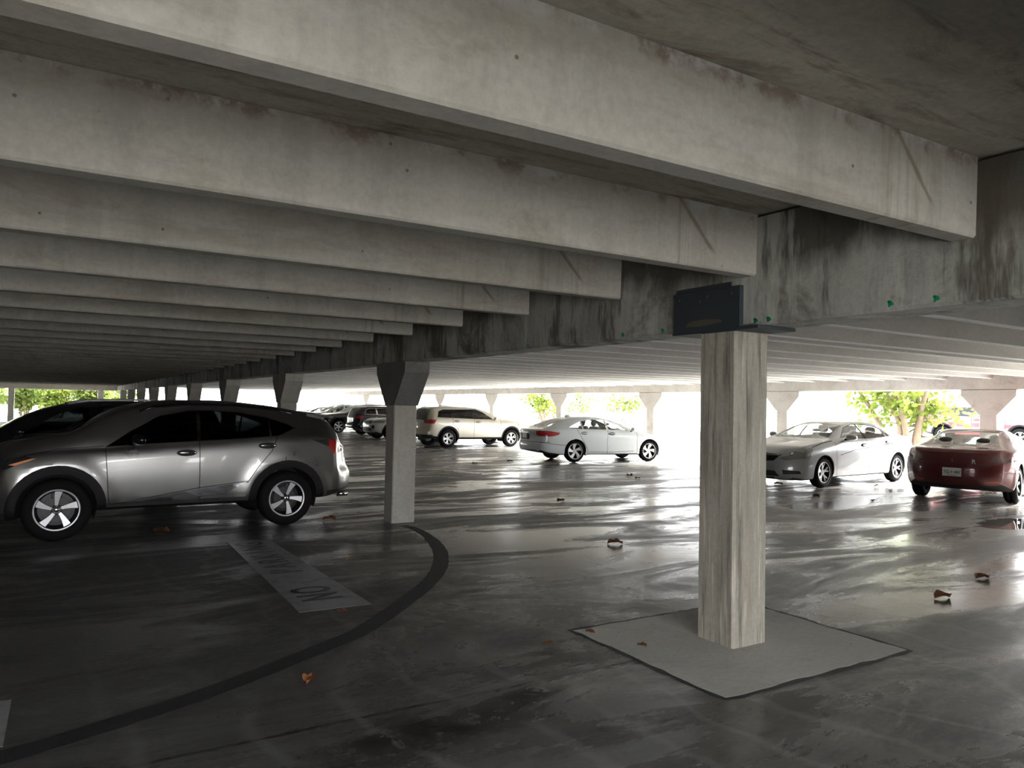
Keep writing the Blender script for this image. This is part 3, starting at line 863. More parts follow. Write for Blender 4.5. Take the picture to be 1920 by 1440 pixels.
def build_car(name, sp, loc, rz, label, group=None, cat='car'):
    """sp is in metres, x from the front axle towards the tail"""
    root = empty(name, loc, rz); tag(root, label, cat, group)
    s = Shell(sp)
    W, wb, r = sp['W'], sp['wb'], sp['r']
    pm = sp['paint']
    # glass
    for (n, poly, view) in sp['glass']:
        if sp.get('wtrim') and view == 'side' and n == 'all': pass
        s.cut(n, poly, view, flt=sp.get('gflt'))
    tr = sp.get('wtrim')
    if tr:
        s.cut('window_trim', grow(sp['outline'], tr), 'side', flt=lambda c, n: c.z > sp['outline_zmin'])
    # arches
    ra = sp['ra']
    for x in (0, wb):
        s.cut('hole', circle(x, r + sp.get('arch_dz', .01), ra, 36), 'side', flt=lambda c, n: c.y > .55 * W)
        t = s.tagid('hole')
        for f in s.bm.faces:      # underside within the wheel housing
            c = f.calc_center_median()
            if f[s.lay] == 0 and f.normal.z < -.3 and abs(c.x - x) < ra - .02 and c.y > .62 * W and c.z < r: f[s.lay] = t
    s.remove('hole')
    clad = sp.get('clad', 0)
    if clad:
        for i, x in enumerate((0, wb)): s.cut('arch_trim%d' % i, circle(x, r + .01, ra + clad, 36), 'side', flt=lambda c, n: c.y > .6 * W)
    for (n, poly, view) in sp.get('cuts', ()): s.cut(n, poly, view)
    for n, pts, view in sp.get('seams', ()): s.line(pts, sp.get('seamw', .009), view, 'seam')
    if sp.get('sill_z'):
        z = sp['sill_z']; s.cut('sill_trim', [(ra * .7, -.2), (wb - ra * .7, -.2), (wb - ra * .7, z[1]), (ra * .7, z[0])], 'side')
    for n, poly in sp.get('doors', ()): s.cut(n, poly, 'side')
    tu = s.tagid('underbody')
    for f in s.bm.faces:
        if f[s.lay] == 0 and f.normal.z < -.55: f[s.lay] = tu
    lin = M['liner'] if not sp.get('darkcabin') else M['under']
    s.extract(['body', 'seam'], 'body', [pm, M['seam']], root, True, thick=.02, linermat=lin)
    s.extract(['underbody'], 'underbody', [M['under']], root)
    mats = dict(windshield=M[sp.get('gl', 'glass')], rear_window=M[sp.get('glr', sp.get('gl', 'glass'))], door_window=M[sp.get('gl', 'glass')], rear_door_window=M[sp.get('glr', sp.get('gl', 'glass'))], quarter_window=M[sp.get('glr', sp.get('gl', 'glass'))],
                window_trim=M[sp.get('trimmat', 'chrome')], arch_trim0=M[sp.get('cladmat', 'cladding')], arch_trim1=M[sp.get('cladmat', 'cladding')], front_lip=M['blackmat'], sill_trim=M[sp.get('sillmat', 'cladding')],
                headlight=M[sp.get('hl', 'clear_lens')], headlight_trim=M['smoke_lens'], taillight=M[sp.get('tl', 'red_lens')], taillight_dark=M['smoke_lens'], grille=M['blackgloss'], lower_grille=M['blackmat'],
                marker_light=M['amber'], fog_light_recess=M['blackmat'], chrome_strip=M['chrome'], bumper_trim=M['blackmat'], reflector=M['red_lens'], side_blade=M['chrome'], roof_panel=M['blackgloss'])
    for n in list(s.names):
        if n in ('windshield', 'rear_window', 'grille', 'lower_grille', 'bumper_trim', 'roof_panel'):
            s.extract([n], n, [mats[n]], root, True)
        elif n in mats:
            nm = {'rear_door_window': 'door_window', 'taillight_dark': 'taillight_housing', 'headlight_trim': 'headlight_housing', 'arch_trim0': 'arch_trim', 'arch_trim1': 'arch_trim'}.get(n, n)
            for sd in (1, -1): s.extract([n], nm, [mats[n]], root, False, sd)
    doors = {}
    for n, poly in sp.get('doors', ()):
        for sd in (1, -1):
            o = s.extract([n], n.rstrip('0123456789'), [pm], root, False, sd, thick=.02, linermat=lin)
            doors[(n, sd)] = o
    # handles
    for n, (hx, hz) in sp.get('handles', {}).items():
        for sd in (1, -1):
            b = MB(); yy = W * .992
            hw = .105
            b.blob((hx, yy + .012, hz), (hw, .014, .017), 12, 6, pw=.8)
            b.blob((hx, yy - .004, hz - .002), (hw * 1.12, .011, .042), 16, 6, mi=1)
            b.v = [Vector((v.x, v.y * sd, v.z)) for v in b.v]
            if sd < 0: b.f = [f[::-1] for f in b.f]
            b.obj('door_handle', [M[sp.get('hmat')] if sp.get('hmat') else pm, M['blackmat']], doors.get((n, sd)) or root, True)
    # mirrors
    mx = sp.get('mirror')
    if mx:
        for sd in (1, -1):
            b = MB(); b.blob((mx[0], W + .085, mx[1]), (.075, .115, .065), 14, 8, pw=.8)
            for v in b.v:
                if v.x > mx[0] + .03: v.x = mx[0] + .03 + (v.x - mx[0] - .03) * .3
                v.x += (v.y - W) * .25
            b.v = [Vector((v.x, v.y * sd, v.z)) for v in b.v]
            if sd < 0: b.f = [f[::-1] for f in b.f]
            o = b.obj('side_mirror', sp.get('mirmat', pm), root, True)
            b = MB(); b.tube([(mx[0] + .0, sd * (W - .06), mx[1] - .055), (mx[0], sd * (W + .06), mx[1] - .045)], [.028, .02], 8); b.obj('mirror_arm', M['blackmat'], o, True)
    # wheel housings
    for x in (0, wb):
        for sd in (1, -1):
            b = MB(); seg = 20; rad = ra - .004; vs = []; y0, y1 = W * .50, W * .945
            for k in range(seg + 1):
                a = -.35 + (PI + .7) * k / seg
                for yy in (y0, y1): vs.append((x + rad * math.cos(a), yy * sd, r + .01 + rad * math.sin(a)))
            fs = [(2 * k, 2 * k + 1, 2 * k + 3, 2 * k + 2) for k in range(seg)]
            vs.append((x, y0 * sd, r)); fs += [(2 * k, 2 * k + 2, len(vs) - 1) for k in range(seg)]
            b.add(vs, fs).obj('wheel_housing', M['under'], root)
    b = MB(); b.box((0, -.5, r - .05), (wb, .5, s.fn['bot'](wb / 2) + .02)); b.box((wb - .03, -W * .7, r - .035), (wb + .03, W * .7, r + .035)); b.box((-.03, -W * .7, r - .035), (.03, W * .7, r + .035)); b.obj('axle', M['under'], root)
    add_wheels(root, sp)
    # cabin
    if sp.get('seats'):
        sx, zz, m = sp['seats']
        for sd in (1, -1):
            seat_obj(root, sx, sd * .36, zz, M[m]); 
        seat_obj(root, sx + .95, .32, zz + .02, M[m], .30, hb=.5); seat_obj(root, sx + .95, -.32, zz + .02, M[m], .30, hb=.5)
        dx = sp.get('dash', sx - .75)
        b = MB(); b.blob((dx, 0, zz + .28), (.22, W * .78, .14), 16, 8, pw=.6); b.obj('dashboard', M['liner'], root, True)
        b = MB(); n = 20
        pts = [(dx + .30 - .05 * math.sin(2 * PI * k / n), .36 + .18 * math.cos(2 * PI * k / n), zz + .34 + .17 * math.sin(2 * PI * k / n)) for k in range(n + 1)]
        b.tube(pts, .014, 6); b.tube([(dx + .1, .36, zz + .3), (dx + .30, .36, zz + .34)], .03, 8); b.obj('steering_wheel', M['blackmat'], root, True)
        if sp.get('rvm'):
            b = MB(); b.blob(sp['rvm'], (.02, .12, .035), 10, 6); b.tube([sp['rvm'], (sp['rvm'][0] - .05, 0, sp['rvm'][2] + .08)], .008, 6); b.obj('rear_view_mirror', M['blackmat'], root, True)
    if sp.get('rails'):
        for sd in (1, -1):
            b = MB(); b.tube([(x, sd * y, z) for x, y, z in sp['rails']], .016, 8); b.obj('roof_rail', M[sp.get('railmat', 'blackgloss')], root, True)
    s.bm.free()
    return root, s

def scale_spec(sp, sx, sz):
    """copy of a spec stretched in x and z"""
    q = dict(sp)
    S = lambda P: [(a * sx, b * sz) for a, b in P]
    for k in ('top', 'belt', 'bot'): q[k] = S(sp[k])
    for k in ('wid', 'roofw'): q[k] = [(a * sx, b) for a, b in sp[k]]
    q['F'] = [(a * sz, b) for a, b in sp['F']]; q['R'] = [(a * sz, b) for a, b in sp['R']]
    for k in ('L0', 'L1', 'wb'): q[k] = sp[k] * sx
    for k in ('r', 'rr', 'ra'): q[k] = sp[k] * sz
    def T(n, P, v): return (n, S(P) if v == 'side' else ([(a * sx, b) for a, b in P] if v == 'top' else [(a, b * sz) for a, b in P]), v)
    q['glass'] = [T(*g) for g in sp['glass']]; q['cuts'] = [T(*g) for g in sp.get('cuts', ())]; q['seams'] = [T(*g) for g in sp.get('seams', ())]
    q['doors'] = [(n, S(P)) for n, P in sp.get('doors', ())]
    q['handles'] = {n: (a * sx, b * sz) for n, (a, b) in sp.get('handles', {}).items()}
    if sp.get('outline'): q['outline'] = S(sp['outline']); q['outline_zmin'] = sp['outline_zmin'] * sz
    if sp.get('mirror'): q['mirror'] = (sp['mirror'][0] * sx, sp['mirror'][1] * sz)
    if sp.get('rails'): q['rails'] = [(a * sx, b, c * sz) for a, b, c in sp['rails']]
    if sp.get('seats'): q['seats'] = (sp['seats'][0] * sx, sp['seats'][1] * sz, sp['seats'][2])
    if sp.get('dash'): q['dash'] = sp['dash'] * sx
    if sp.get('sill_z'): q['sill_z'] = tuple(z * sz for z in sp['sill_z'])
    if sp.get('bulge'): q['bulge'] = [(a * sx, b * sz, c * sz, d) for a, b, c, d in sp['bulge']]
    if sp.get('rvm'): q['rvm'] = (sp['rvm'][0] * sx, 0, sp['rvm'][2] * sz)
    q['wkey'] = sp['wkey'] + '%.2f' % sz
    return q

# ---- wheel styles
ST_TWIST = dict(n=5, wi=.03, wo=.085, twist=.14, hub=.055, pow=1.3, second=False, darkhub=True, mat='alloy', dark='alloy_dark', a0=PI / 2 - .05)
ST_ACC = dict(n=5, wi=.06, wo=.15, twist=.38, hub=.06, pow=2.2, mat='alloy', dark='alloy_dark', second=False)
ST_TEN = dict(n=5, wi=.03, wo=.035, twist=0, split=.17, hub=.07, mat='silver_wheel', dark='alloy_dark')
ST_JEEP = dict(n=5, wi=.035, wo=.045, twist=0, split=.16, hub=.07, mat='alloy', dark='alloy_dark')
ST_SEVEN = dict(n=7, wi=.045, wo=.05, twist=0, hub=.06, mat='silver_wheel', dark='alloy_dark')
ST_SIX = dict(n=6, wi=.05, wo=.075, twist=0, hub=.075, mat='alloy', dark='alloy_dark')

# ================= grey SUV in front =================
lex_out = [(.50, 1.086), (.767, 1.268), (1.069, 1.44), (1.408, 1.508), (1.651, 1.515), (2.016, 1.498), (2.374, 1.432), (2.647, 1.342), (2.735, 1.300), (2.503, 1.198), (1.683, 1.150), (.732, 1.098)]
lexus = dict(L0=-.97, L1=3.75, wb=2.64, W=.925, r=.36, rr=.235, ra=.405, tw=.235, wkey='lex', wstyle=ST_TWIST, paint=paint('metallic_grey_paint', (.30, .29, .28), .92, .30),
    top=[(-.97, .88), (-.85, .99), (-.58, 1.11), (-.15, 1.205), (.10, 1.25), (.20, 1.29), (.35, 1.385), (.52, 1.475), (.80, 1.575), (1.25, 1.65), (1.8, 1.655), (2.4, 1.61), (2.97, 1.52), (3.18, 1.475), (3.28, 1.41), (3.45, 1.27), (3.62, 1.12), (3.70, 1.05), (3.75, 1.02)],
    belt=[(-.97, .80), (-.6, .93), (-.1, 1.035), (.47, 1.06), (1.5, 1.12), (2.5, 1.19), (3.0, 1.20), (3.4, 1.12), (3.75, .98)],
    wid=[(-.97, .80), (-.9, .86), (-.7, .94), (-.4, .985), (0, 1), (.5, .985), (1.3, .975), (2.1, .985), (2.7, 1), (3.2, .985), (3.5, .95), (3.7, .90), (3.75, .87)],
    roofw=[(-.97, .62), (-.5, .76), (.1, .79), (.5, .72), (.9, .66), (1.5, .64), (2.5, .61), (3.1, .57), (3.3, .60), (3.5, .68), (3.75, .72)],
    bot=[(-.97, .30), (-.6, .24), (0, .30), (.5, .31), (2.1, .31), (3.1, .33), (3.5, .38), (3.75, .42)],
    F=[(.2, .12), (.45, .02), (.6, .0), (.8, .03), (1.0, .12), (1.2, .3)], R=[(.3, .14), (.44, .03), (.56, 0), (.68, .01), (.75, .06), (.9, .09), (1.12, .12)], bowf=.45, bowr=.42,
    bulge=[(0, .37, .50, .018), (2.64, .37, .52, .022)],
    glass=[('door_window', clipx(lex_out, -9, 1.50), 'side'), ('rear_door_window', clipx(lex_out, 1.545, 2.40), 'side'), ('quarter_window', clipx(lex_out, 2.425, 9), 'side'),
           ('windshield', [(.14, 0), (.20, .62), (.86, .58), (.80, .3), (.78, 0)][::1], 'top'), ('rear_window', [(3.27, 0), (3.29, .50), (3.55, .60), (3.56, 0)], 'top')],
    outline=lex_out, outline_zmin=1.05, wtrim=.010, trimmat='chrome', clad=.10, gl='glass_dark', darkcabin=True,
    cuts=[('taillight_dark', [(2.96, 1.145), (3.20, 1.14), (3.20, 1.045)], 'side'), ('taillight', [(3.20, 1.14), (3.75, 1.12), (3.75, 1.02), (3.32, .94), (3.27, .94), (3.20, 1.045)], 'side'),
          ('taillight', [(.30, 1.09), (.95, 1.12), (.95, .96), (.75, .97), (.30, 1.06)], 'rear'), ('headlight_trim', [(-1.1, .86), (-.33, .985), (-.22, .97), (-.5, .84), (-1.1, .76)], 'side'),
          ('bumper_trim', [(0, 0), (1.0, 0), (1.0, .44), (0, .47)], 'rear'), ('lower_grille', [(0, .30), (.62, .30), (.36, .62), (.40, .86), (0, .88)], 'front'),
          ('side_blade', [(.68, .402), (1.2, .408), (1.82, .452), (2.10, .595), (1.54, .540)], 'side'), ('front_lip', [(-1.1, 0), (-.44, 0), (-.44, .34), (-1.1, .40)], 'side'),
          ('bumper_trim', [(3.08, 0), (3.9, 0), (3.9, .47), (3.08, .34)], 'side')],
    seams=[('a', [(.475, 1.06), (.50, .74), (.515, .50), (.53, .40)], 'side'), ('b', [(1.525, 1.14), (1.535, .47), (1.54, .40)], 'side'), ('c', [(.53, .40), (1.54, .43), (2.12, .60), (2.25, .80), (2.42, 1.0), (2.50, 1.19)], 'side'),
           ('d', [(.66, .408), (1.54, .552), (2.12, .612)], 'side'), ('h', [(-.34, .99), (.0, 1.06), (.46, 1.09)], 'side'), ('f', [(2.6, .92), (2.6, .87)], 'side')],
    doors=[('front_door', [(.48, 1.08), (.505, .74), (.535, .405), (1.525, .43), (1.525, 1.52), (1.2, 1.52), (.8, 1.33)]), ('rear_door', [(1.54, .43), (2.12, .61), (2.25, .8), (2.41, 1.0), (2.49, 1.19), (2.0, 1.53), (1.54, 1.53)])],
    handles={'front_door': (1.37, .995), 'rear_door': (2.36, 1.072)}, hmat='chrome', mirror=(.80, 1.165), mirmat=M['blackgloss'], sill_z=(.36, .36), seats=(1.35, .62, 'seat'),
    rails=[(.85, .70, 1.50), (1.0, .675, 1.555), (1.4, .655, 1.595), (2.0, .64, 1.59), (2.5, .62, 1.545), (2.75, .61, 1.49)])
def place(F, Rr, W, wheel_in=.0):
    """front and rear wheel centres on the camera side -> root position and heading"""
    u = (Vector(Rr) - Vector(F)).normalized(); n = Vector((u.y, -u.x))
    if n.dot(-Vector(F)) < 0: n = -n
    c = Vector(F) - n * (W - .03)
    return (c.x, c.y, 0), math.atan2(u.y, u.x)
loc, rz = place((.09, 10.09), (2.72, 10.17), lexus['W'])
root, sh = build_car('suv', lexus, loc, rz, 'metallic grey SUV with dark windows, closest car, side on at left', cat='car')
b = MB(); # tailgate spoiler
sec = [(3.02, 1.528), (3.2, 1.512), (3.30, 1.493), (3.29, 1.472), (3.20, 1.455), (3.05, 1.47)]
vs, fs = [], []
for j, y in enumerate((-.60, -.5, -.25, 0, .25, .5, .60)):
    k = abs(y) / .6
    for (x, z) in sec: vs.append((x - .06 * k ** 3, y, z - .035 * k ** 2))
n = len(sec)
for j in range(6):
    for i in range(n): fs.append((j * n + i, j * n + (i + 1) % n, (j + 1) * n + (i + 1) % n, (j + 1) * n + i))
fs += [tuple(range(n)), tuple(6 * n + i for i in range(n))[::-1]]
obj('rear_spoiler', mesh_data('rear_spoiler', vs, fs, lexus['paint']), root)
for sd in (1, -1):
    b = MB(); b.prism([(-.50, .905), (-.28, .972), (-.24, .972), (-.30, .945), (-.44, .893)], 1, .0, .012)
    o = b.obj('marker_light', M['amber'], root); o['label'] = 'amber front marker light'
    o.location = (0.02, sd * .905, -.01) if sd > 0 else (0.02, -.917, -.01); o.rotation_euler = (0, 0, -.08 * sd)
b = MB()
for y0 in (.12, -.42):
    b.tube([(.12, y0, 1.268), (.22, y0 + .25, 1.315), (.36, y0 + .5, 1.375)], .008, 6)
b.obj('wiper', M['blackmat'], root)
for sd in (1, -1):
    b = MB(); b.tube([(3.45, sd * .58, .35), (3.60, sd * .58, .35)], .035, 12); b.obj('exhaust_tip', M['chrome'], root, True)

# ================= white sedan =================
acc_out = [(.80, .975), (1.055, 1.14), (1.417, 1.268), (1.882, 1.290), (2.338, 1.225), (2.72, 1.085), (2.80, 1.035), (2.547, 1.006), (1.467, .984)]
accord = dict(L0=-.86, L1=3.93, wb=2.61, W=.90, r=.33, rr=.235, ra=.362, tw=.22, wkey='acc', wstyle=ST_ACC, paint=paint('white_pearl_paint', (.72, .77, .80), .0, .3),
    top=[(-.86, .62), (-.78, .70), (-.5, .79), (0, .875), (.36, .93), (.48, .97), (.70, 1.09), (.96, 1.20), (1.35, 1.31), (1.7, 1.362), (2.08, 1.375), (2.5, 1.35), (2.85, 1.27), (3.16, 1.16), (3.45, 1.045), (3.62, .995), (3.80, .985), (3.88, .97), (3.93, .93)],
    belt=[(-.86, .57), (-.5, .70), (0, .80), (.4, .87), (.8, .945), (1.5, .965), (2.5, .985), (2.95, .985), (3.5, .95), (3.93, .86)],
    wid=[(-.86, .78), (-.78, .86), (-.5, .95), (0, .99), (1, .985), (2.6, 1), (3.2, .985), (3.6, .95), (3.85, .90), (3.93, .87)],
    roofw=[(-.86, .60), (-.3, .75), (.4, .76), (.8, .64), (1.3, .56), (2.1, .55), (2.7, .56), (3.3, .62), (3.6, .70), (3.93, .72)],
    bot=[(-.86, .20), (-.5, .17), (0, .19), (.5, .20), (2.3, .20), (3.0, .21), (3.5, .26), (3.93, .33)],
    F=[(.15, .10), (.35, .01), (.5, 0), (.65, .05), (.9, .2)], R=[(.25, .10), (.4, .01), (.5, 0), (.6, .02), (.75, .05), (.9, .02), (1.0, .04)], bowf=.40, bowr=.34,
    glass=[('door_window', clipx(acc_out, -9, 1.45), 'side'), ('rear_door_window', clipx(acc_out, 1.53, 2.32), 'side'), ('quarter_window', clipx(acc_out, 2.37, 9), 'side'),
           ('windshield', [(.44, 0), (.50, .62), (1.20, .50), (1.26, 0)], 'top'), ('rear_window', [(2.76, 0), (2.80, .47), (3.36, .58), (3.50, 0)], 'top')],
    outline=acc_out, outline_zmin=.93, wtrim=.012, trimmat='chrome',
    cuts=[('taillight', [(3.13, .885), (3.45, .935), (3.93, .94), (3.93, .78), (3.40, .77), (3.18, .82)], 'side'), ('taillight', [(.60, .915), (.95, .93), (.95, .79), (.58, .80)], 'rear'),
          ('bumper_trim', [(0, 0), (.68, 0), (.60, .335), (0, .345)], 'rear'), ('chrome_strip', [(.0, .352), (.62, .348), (.62, .368), (0, .372)], 'rear'),
          ('headlight', [(-.86, .66), (-.35, .74), (-.3, .70), (-.86, .56)], 'side')],
    seams=[('a', [(.44, .93), (.46, .6), (.44, .24)], 'side'), ('b', [(1.49, .97), (1.52, .60), (1.50, .25)], 'side'), ('c', [(2.55, .98), (2.40, .72), (2.20, .40), (2.18, .25)], 'side'), ('d', [(.45, .245), (2.2, .25)], 'side'),
           ('e', [(2.93, .51), (3.3, .54), (3.75, .60), (4.0, .60)], 'side'), ('f', [(.0, .60), (.9, .60)], 'rear'), ('g', [(.56, .33), (1.5, .30), (2.15, .31)], 'side')],
    doors=[('front_door', [(.45, .94), (.47, .6), (.45, .25), (1.50, .25), (1.52, .60), (1.49, 1.30), (1.0, 1.15)]), ('rear_door', [(1.50, .25), (2.18, .25), (2.4, .7), (2.55, .98), (2.34, 1.24), (1.49, 1.31)])],
    handles={'front_door': (1.36, .86), 'rear_door': (2.32, .875)}, mirror=(.66, 1.0), seats=(1.35, .50, 'seat_light'), seamw=.011, glr='glass', rvm=(1.02, 0, 1.13))
loc, rz = place((16.02, 17.84), (13.43, 18.23), accord['W'])
root, sh = build_car('sedan', accord, loc, rz, 'white sedan with red tail lights, rear towards the camera, left of nearest column')
b = MB(); b.box((3.86, -.27, .665), (3.893, .27, .865), bev=.01); b.obj('plate_recess_shade', M['cladding'], root)  # black block in place of the shade inside the plate recess
b = MB(); b.box((3.893, -.155, .70), (3.903, .155, .85), bev=.003); b.obj('licence_plate', M['plate'], root)
b = MB(); b.blob((2.45, 0, 1.375), (.10, .025, .05), 10, 6); b.obj('antenna_fin', accord['paint'], root, True)
b = MB(); b.box((3.88, -.36, .86), (3.93, .36, .885), bev=.006); b.obj('boot_strip', M['chrome'], root)

# ================= silver sedan =================
son_out = [(.80, 1.085), (1.217, 1.290), (1.629, 1.372), (2.054, 1.374), (2.528, 1.312), (3.095, 1.150), (3.07, 1.105), (1.737, 1.062)]
sonata = dict(L0=-1.08, L1=4.35, wb=3.13, W=.92, r=.335, rr=.225, ra=.372, tw=.22, wkey='son', wstyle=ST_TEN, paint=paint('silver_paint', (.40, .415, .43), .2, .32),
    top=[(-1.08, .68), (-.98, .76), (-.6, .88), (0, .985), (.35, 1.035), (.50, 1.075), (.80, 1.20), (1.15, 1.33), (1.6, 1.425), (2.1, 1.45), (2.6, 1.42), (3.1, 1.32), (3.5, 1.19), (3.8, 1.105), (4.1, 1.08), (4.25, 1.06), (4.35, 1.0)],
    belt=[(-1.08, .60), (-.6, .80), (-.2, .88), (.36, .955), (.8, 1.02), (1.76, 1.045), (2.86, 1.085), (3.6, 1.04), (4.35, .92)],
    wid=[(-1.08, .78), (-.98, .87), (-.7, .94), (-.3, .98), (0, 1), (1.5, .985), (3.1, 1), (3.7, .975), (4.2, .9), (4.35, .85)],
    roofw=[(-1.08, .58), (-.4, .74), (.4, .79), (.8, .68), (1.4, .58), (2.1, .56), (2.9, .56), (3.5, .63), (4.0, .70), (4.35, .72)],
    bot=[(-1.08, .19), (-.7, .16), (0, .18), (.5, .19), (2.7, .19), (3.6, .2), (4.0, .24), (4.35, .32)],
    F=[(.15, .08), (.3, .0), (.45, .01), (.6, .04), (.75, .12), (.95, .3)], R=[(.25, .12), (.5, 0), (.8, .05), (1.1, .05)], bowf=.48, bowr=.4,
    glass=[('door_window', clipx(son_out, -9, 1.70), 'side'), ('rear_door_window', clipx(son_out, 1.78, 2.62), 'side'), ('quarter_window', clipx(son_out, 2.67, 9), 'side'),
           ('windshield', [(.38, 0), (.46, .66), (1.30, .51), (1.36, 0)], 'top'), ('rear_window', [(2.92, 0), (2.98, .47), (3.60, .56), (3.72, 0)], 'top')],
    outline=son_out, outline_zmin=1.0, wtrim=.012, trimmat='blackgloss',
    cuts=[('headlight', [(-1.1, .70), (-.42, .875), (-.36, .86), (-.52, .70), (-1.1, .585)], 'side'), ('headlight', [(.40, .64), (.95, .84), (.95, .66), (.55, .60)], 'front'),
          ('grille', [(0, .56), (.32, .58), (.44, .72), (0, .74)], 'front'), ('lower_grille', [(0, .25), (.45, .26), (.36, .37), (0, .38)], 'front'), ('fog_light_recess', [(.52, .30), (.80, .32), (.78, .38), (.50, .40)], 'front'),
          ('bumper_trim', [(0, .0), (.7, .0), (.7, .20), (0, .20)], 'front'), ('taillight', [(3.85, 1.0), (4.5, .98), (4.5, .86), (4.0, .88)], 'side')],
    seams=[('a', [(.44, .98), (.46, .6), (.50, .22)], 'side'), ('b', [(1.74, 1.05), (1.82, .60), (1.84, .25)], 'side'), ('c', [(2.98, 1.08), (2.86, .85), (2.66, .5), (2.62, .25)], 'side'), ('d', [(.50, .225), (2.6, .235)], 'side'),
           ('e', [(-.35, .88), (.05, .965), (.4, 1.01)], 'side'), ('g', [(.6, .70), (1.2, .80), (2.0, .86), (2.9, .93)], 'side')],
    doors=[('front_door', [(.45, .98), (.47, .6), (.51, .23), (1.84, .24), (1.82, .60), (1.74, 1.38), (1.2, 1.31)]), ('rear_door', [(1.84, .24), (2.62, .25), (2.86, .85), (2.97, 1.08), (2.55, 1.34), (1.74, 1.39)])],
    handles={'front_door': (1.60, .905), 'rear_door': (2.66, .965)}, hmat='chrome', mirror=(.86, 1.09), seats=(1.62, .58, 'seat'), dash=.75, seamw=.012, rvm=(1.12, 0, 1.22))
loc, rz = place((14.37, 10.39), (17.5, 10.64), sonata['W'])
root, sh = build_car('sedan', sonata, loc, rz, 'silver sedan facing left, parked between nearest column and red coupe')
b = MB()
for k in range(4):
    z = .60 + .036 * k; w = .30 + .035 * k
    pts = [(-1.075 + .33 * (abs(y) / .92) ** 2.2 + .010 - (0), y, z) for y in [w * (i / 6 - 1) for i in range(13)]]
    pts = [(x + (.04 + max(0, z - .6) * .5), y, z) for x, y, z in pts]
    b.tube(pts, .008, 6)
b.obj('grille_bars', M['chrome'], root, True)
for sd in (1, -1):
    b = MB(); b.blob((-.80, sd * .60, .735), (.045, .05, .045), 12, 8); b.obj('headlight_lamp', M['chrome'], root, True)

# ================= beige SUV =================
def suv_spec(paintm, wst, key, **kw):
    out = [(.90, 1.20), (1.30, 1.49), (1.60, 1.60), (3.05, 1.575), (3.25, 1.50), (3.35, 1.28), (1.7, 1.215)]
    sp = dict(L0=-.88, L1=3.95, wb=2.90, W=.96, r=.385, rr=.235, ra=.455, tw=.24, wkey=key, wstyle=wst, paint=paintm,
        top=[(-.88, .86), (-.80, .98), (-.6, 1.07), (0, 1.16), (.4, 1.20), (.55, 1.25), (.85, 1.44), (1.15, 1.58), (1.5, 1.675), (2.1, 1.72), (2.9, 1.71), (3.4, 1.665), (3.52, 1.60), (3.68, 1.36), (3.82, 1.16), (3.90, 1.08), (3.95, 1.04)],
        belt=[(-.88, .80), (-.5, .98), (0, 1.08), (.5, 1.12), (.9, 1.16), (1.75, 1.20), (3.4, 1.25), (3.7, 1.18), (3.95, 1.0)],
        wid=[(-.88, .82), (-.8, .88), (-.5, .96), (0, 1), (.5, .98), (2.3, .98), (2.9, 1), (3.5, .98), (3.8, .95), (3.95, .92)],
        roofw=[(-.88, .66), (-.3, .80), (.4, .83), (.8, .76), (1.3, .69), (2.1, .67), (3.2, .65), (3.5, .66), (3.75, .74), (3.95, .78)],
        bot=[(-.88, .38), (-.5, .32), (0, .33), (.5, .33), (2.4, .33), (3.3, .36), (3.95, .46)],
        F=[(.3, .10), (.5, .01), (.7, 0), (.9, .02), (1.1, .12), (1.2, .2)], R=[(.35, .05), (.5, 0), (.66, .01), (.72, .08), (1.1, .10)], bowf=.30, bowr=.26,
        glass=[('door_window', clipx(out, -9, 1.72), 'side'), ('rear_door_window', clipx(out, 1.80, 2.66), 'side'), ('quarter_window', clipx(out, 2.74, 9), 'side'),
               ('windshield', [(.46, 0), (.54, .70), (1.28, .62), (1.34, 0)], 'top'), ('rear_window', [(3.50, 0), (3.52, .56), (3.74, .66), (3.76, 0)], 'top')],
        outline=out, outline_zmin=1.14, wtrim=.012, trimmat='blackgloss', clad=0.06, gl='glass_mid', glr='glass_dark',
        cuts=[('taillight', [(3.42, 1.17), (4.0, 1.17), (4.0, 1.0), (3.50, 1.02)], 'side'), ('taillight', [(.55, 1.17), (1.0, 1.17), (1.0, 1.0), (.55, 1.02)], 'rear'),
              ('bumper_trim', [(0, 0), (1.0, 0), (1.0, .55), (0, .55)], 'rear'), ('bumper_trim', [(3.3, 0), (4.1, 0), (4.1, .56), (3.3, .47)], 'side'),
              ('headlight', [(-1.0, .98), (-.40, 1.03), (-.46, .90), (-1.0, .86)], 'side'), ('headlight', [(.58, .99), (1.0, 1.02), (1.0, .88), (.60, .88)], 'front'),
              ('grille', [(0, .84), (.52, .84), (.54, 1.0), (0, 1.02)], 'front'), ('lower_grille', [(0, .46), (.6, .46), (.52, .64), (0, .64)], 'front')],
        seams=[('a', [(.52, 1.12), (.53, .7), (.53, .45)], 'side'), ('b', [(1.76, 1.20), (1.76, .45)], 'side'), ('c', [(2.72, 1.22), (2.70, .98), (2.48, .80), (2.42, .45)], 'side')],
        doors=[('front_door', [(.53, 1.13), (.54, .44), (1.76, .44), (1.76, 1.62), (1.3, 1.52)]), ('rear_door', [(1.76, .44), (2.43, .44), (2.70, .98), (2.72, 1.60), (1.76, 1.63)])],
        handles={'front_door': (1.58, 1.09), 'rear_door': (2.54, 1.115)}, mirror=(.83, 1.24), seats=(1.55, .72, 'seat'), sill_z=(.43, .43), seamw=.013,
        rails=[(1.45, .68, 1.665), (1.7, .665, 1.72), (2.4, .655, 1.745), (3.1, .645, 1.715), (3.3, .64, 1.655)], railmat='alloy')
    sp.update(kw); return sp
jeep = scale_spec(suv_spec(paint('champagne_paint', (.60, .56, .47), .25, .35), ST_JEEP, 'jeep', cladmat='cladding'), 1.0, .925)
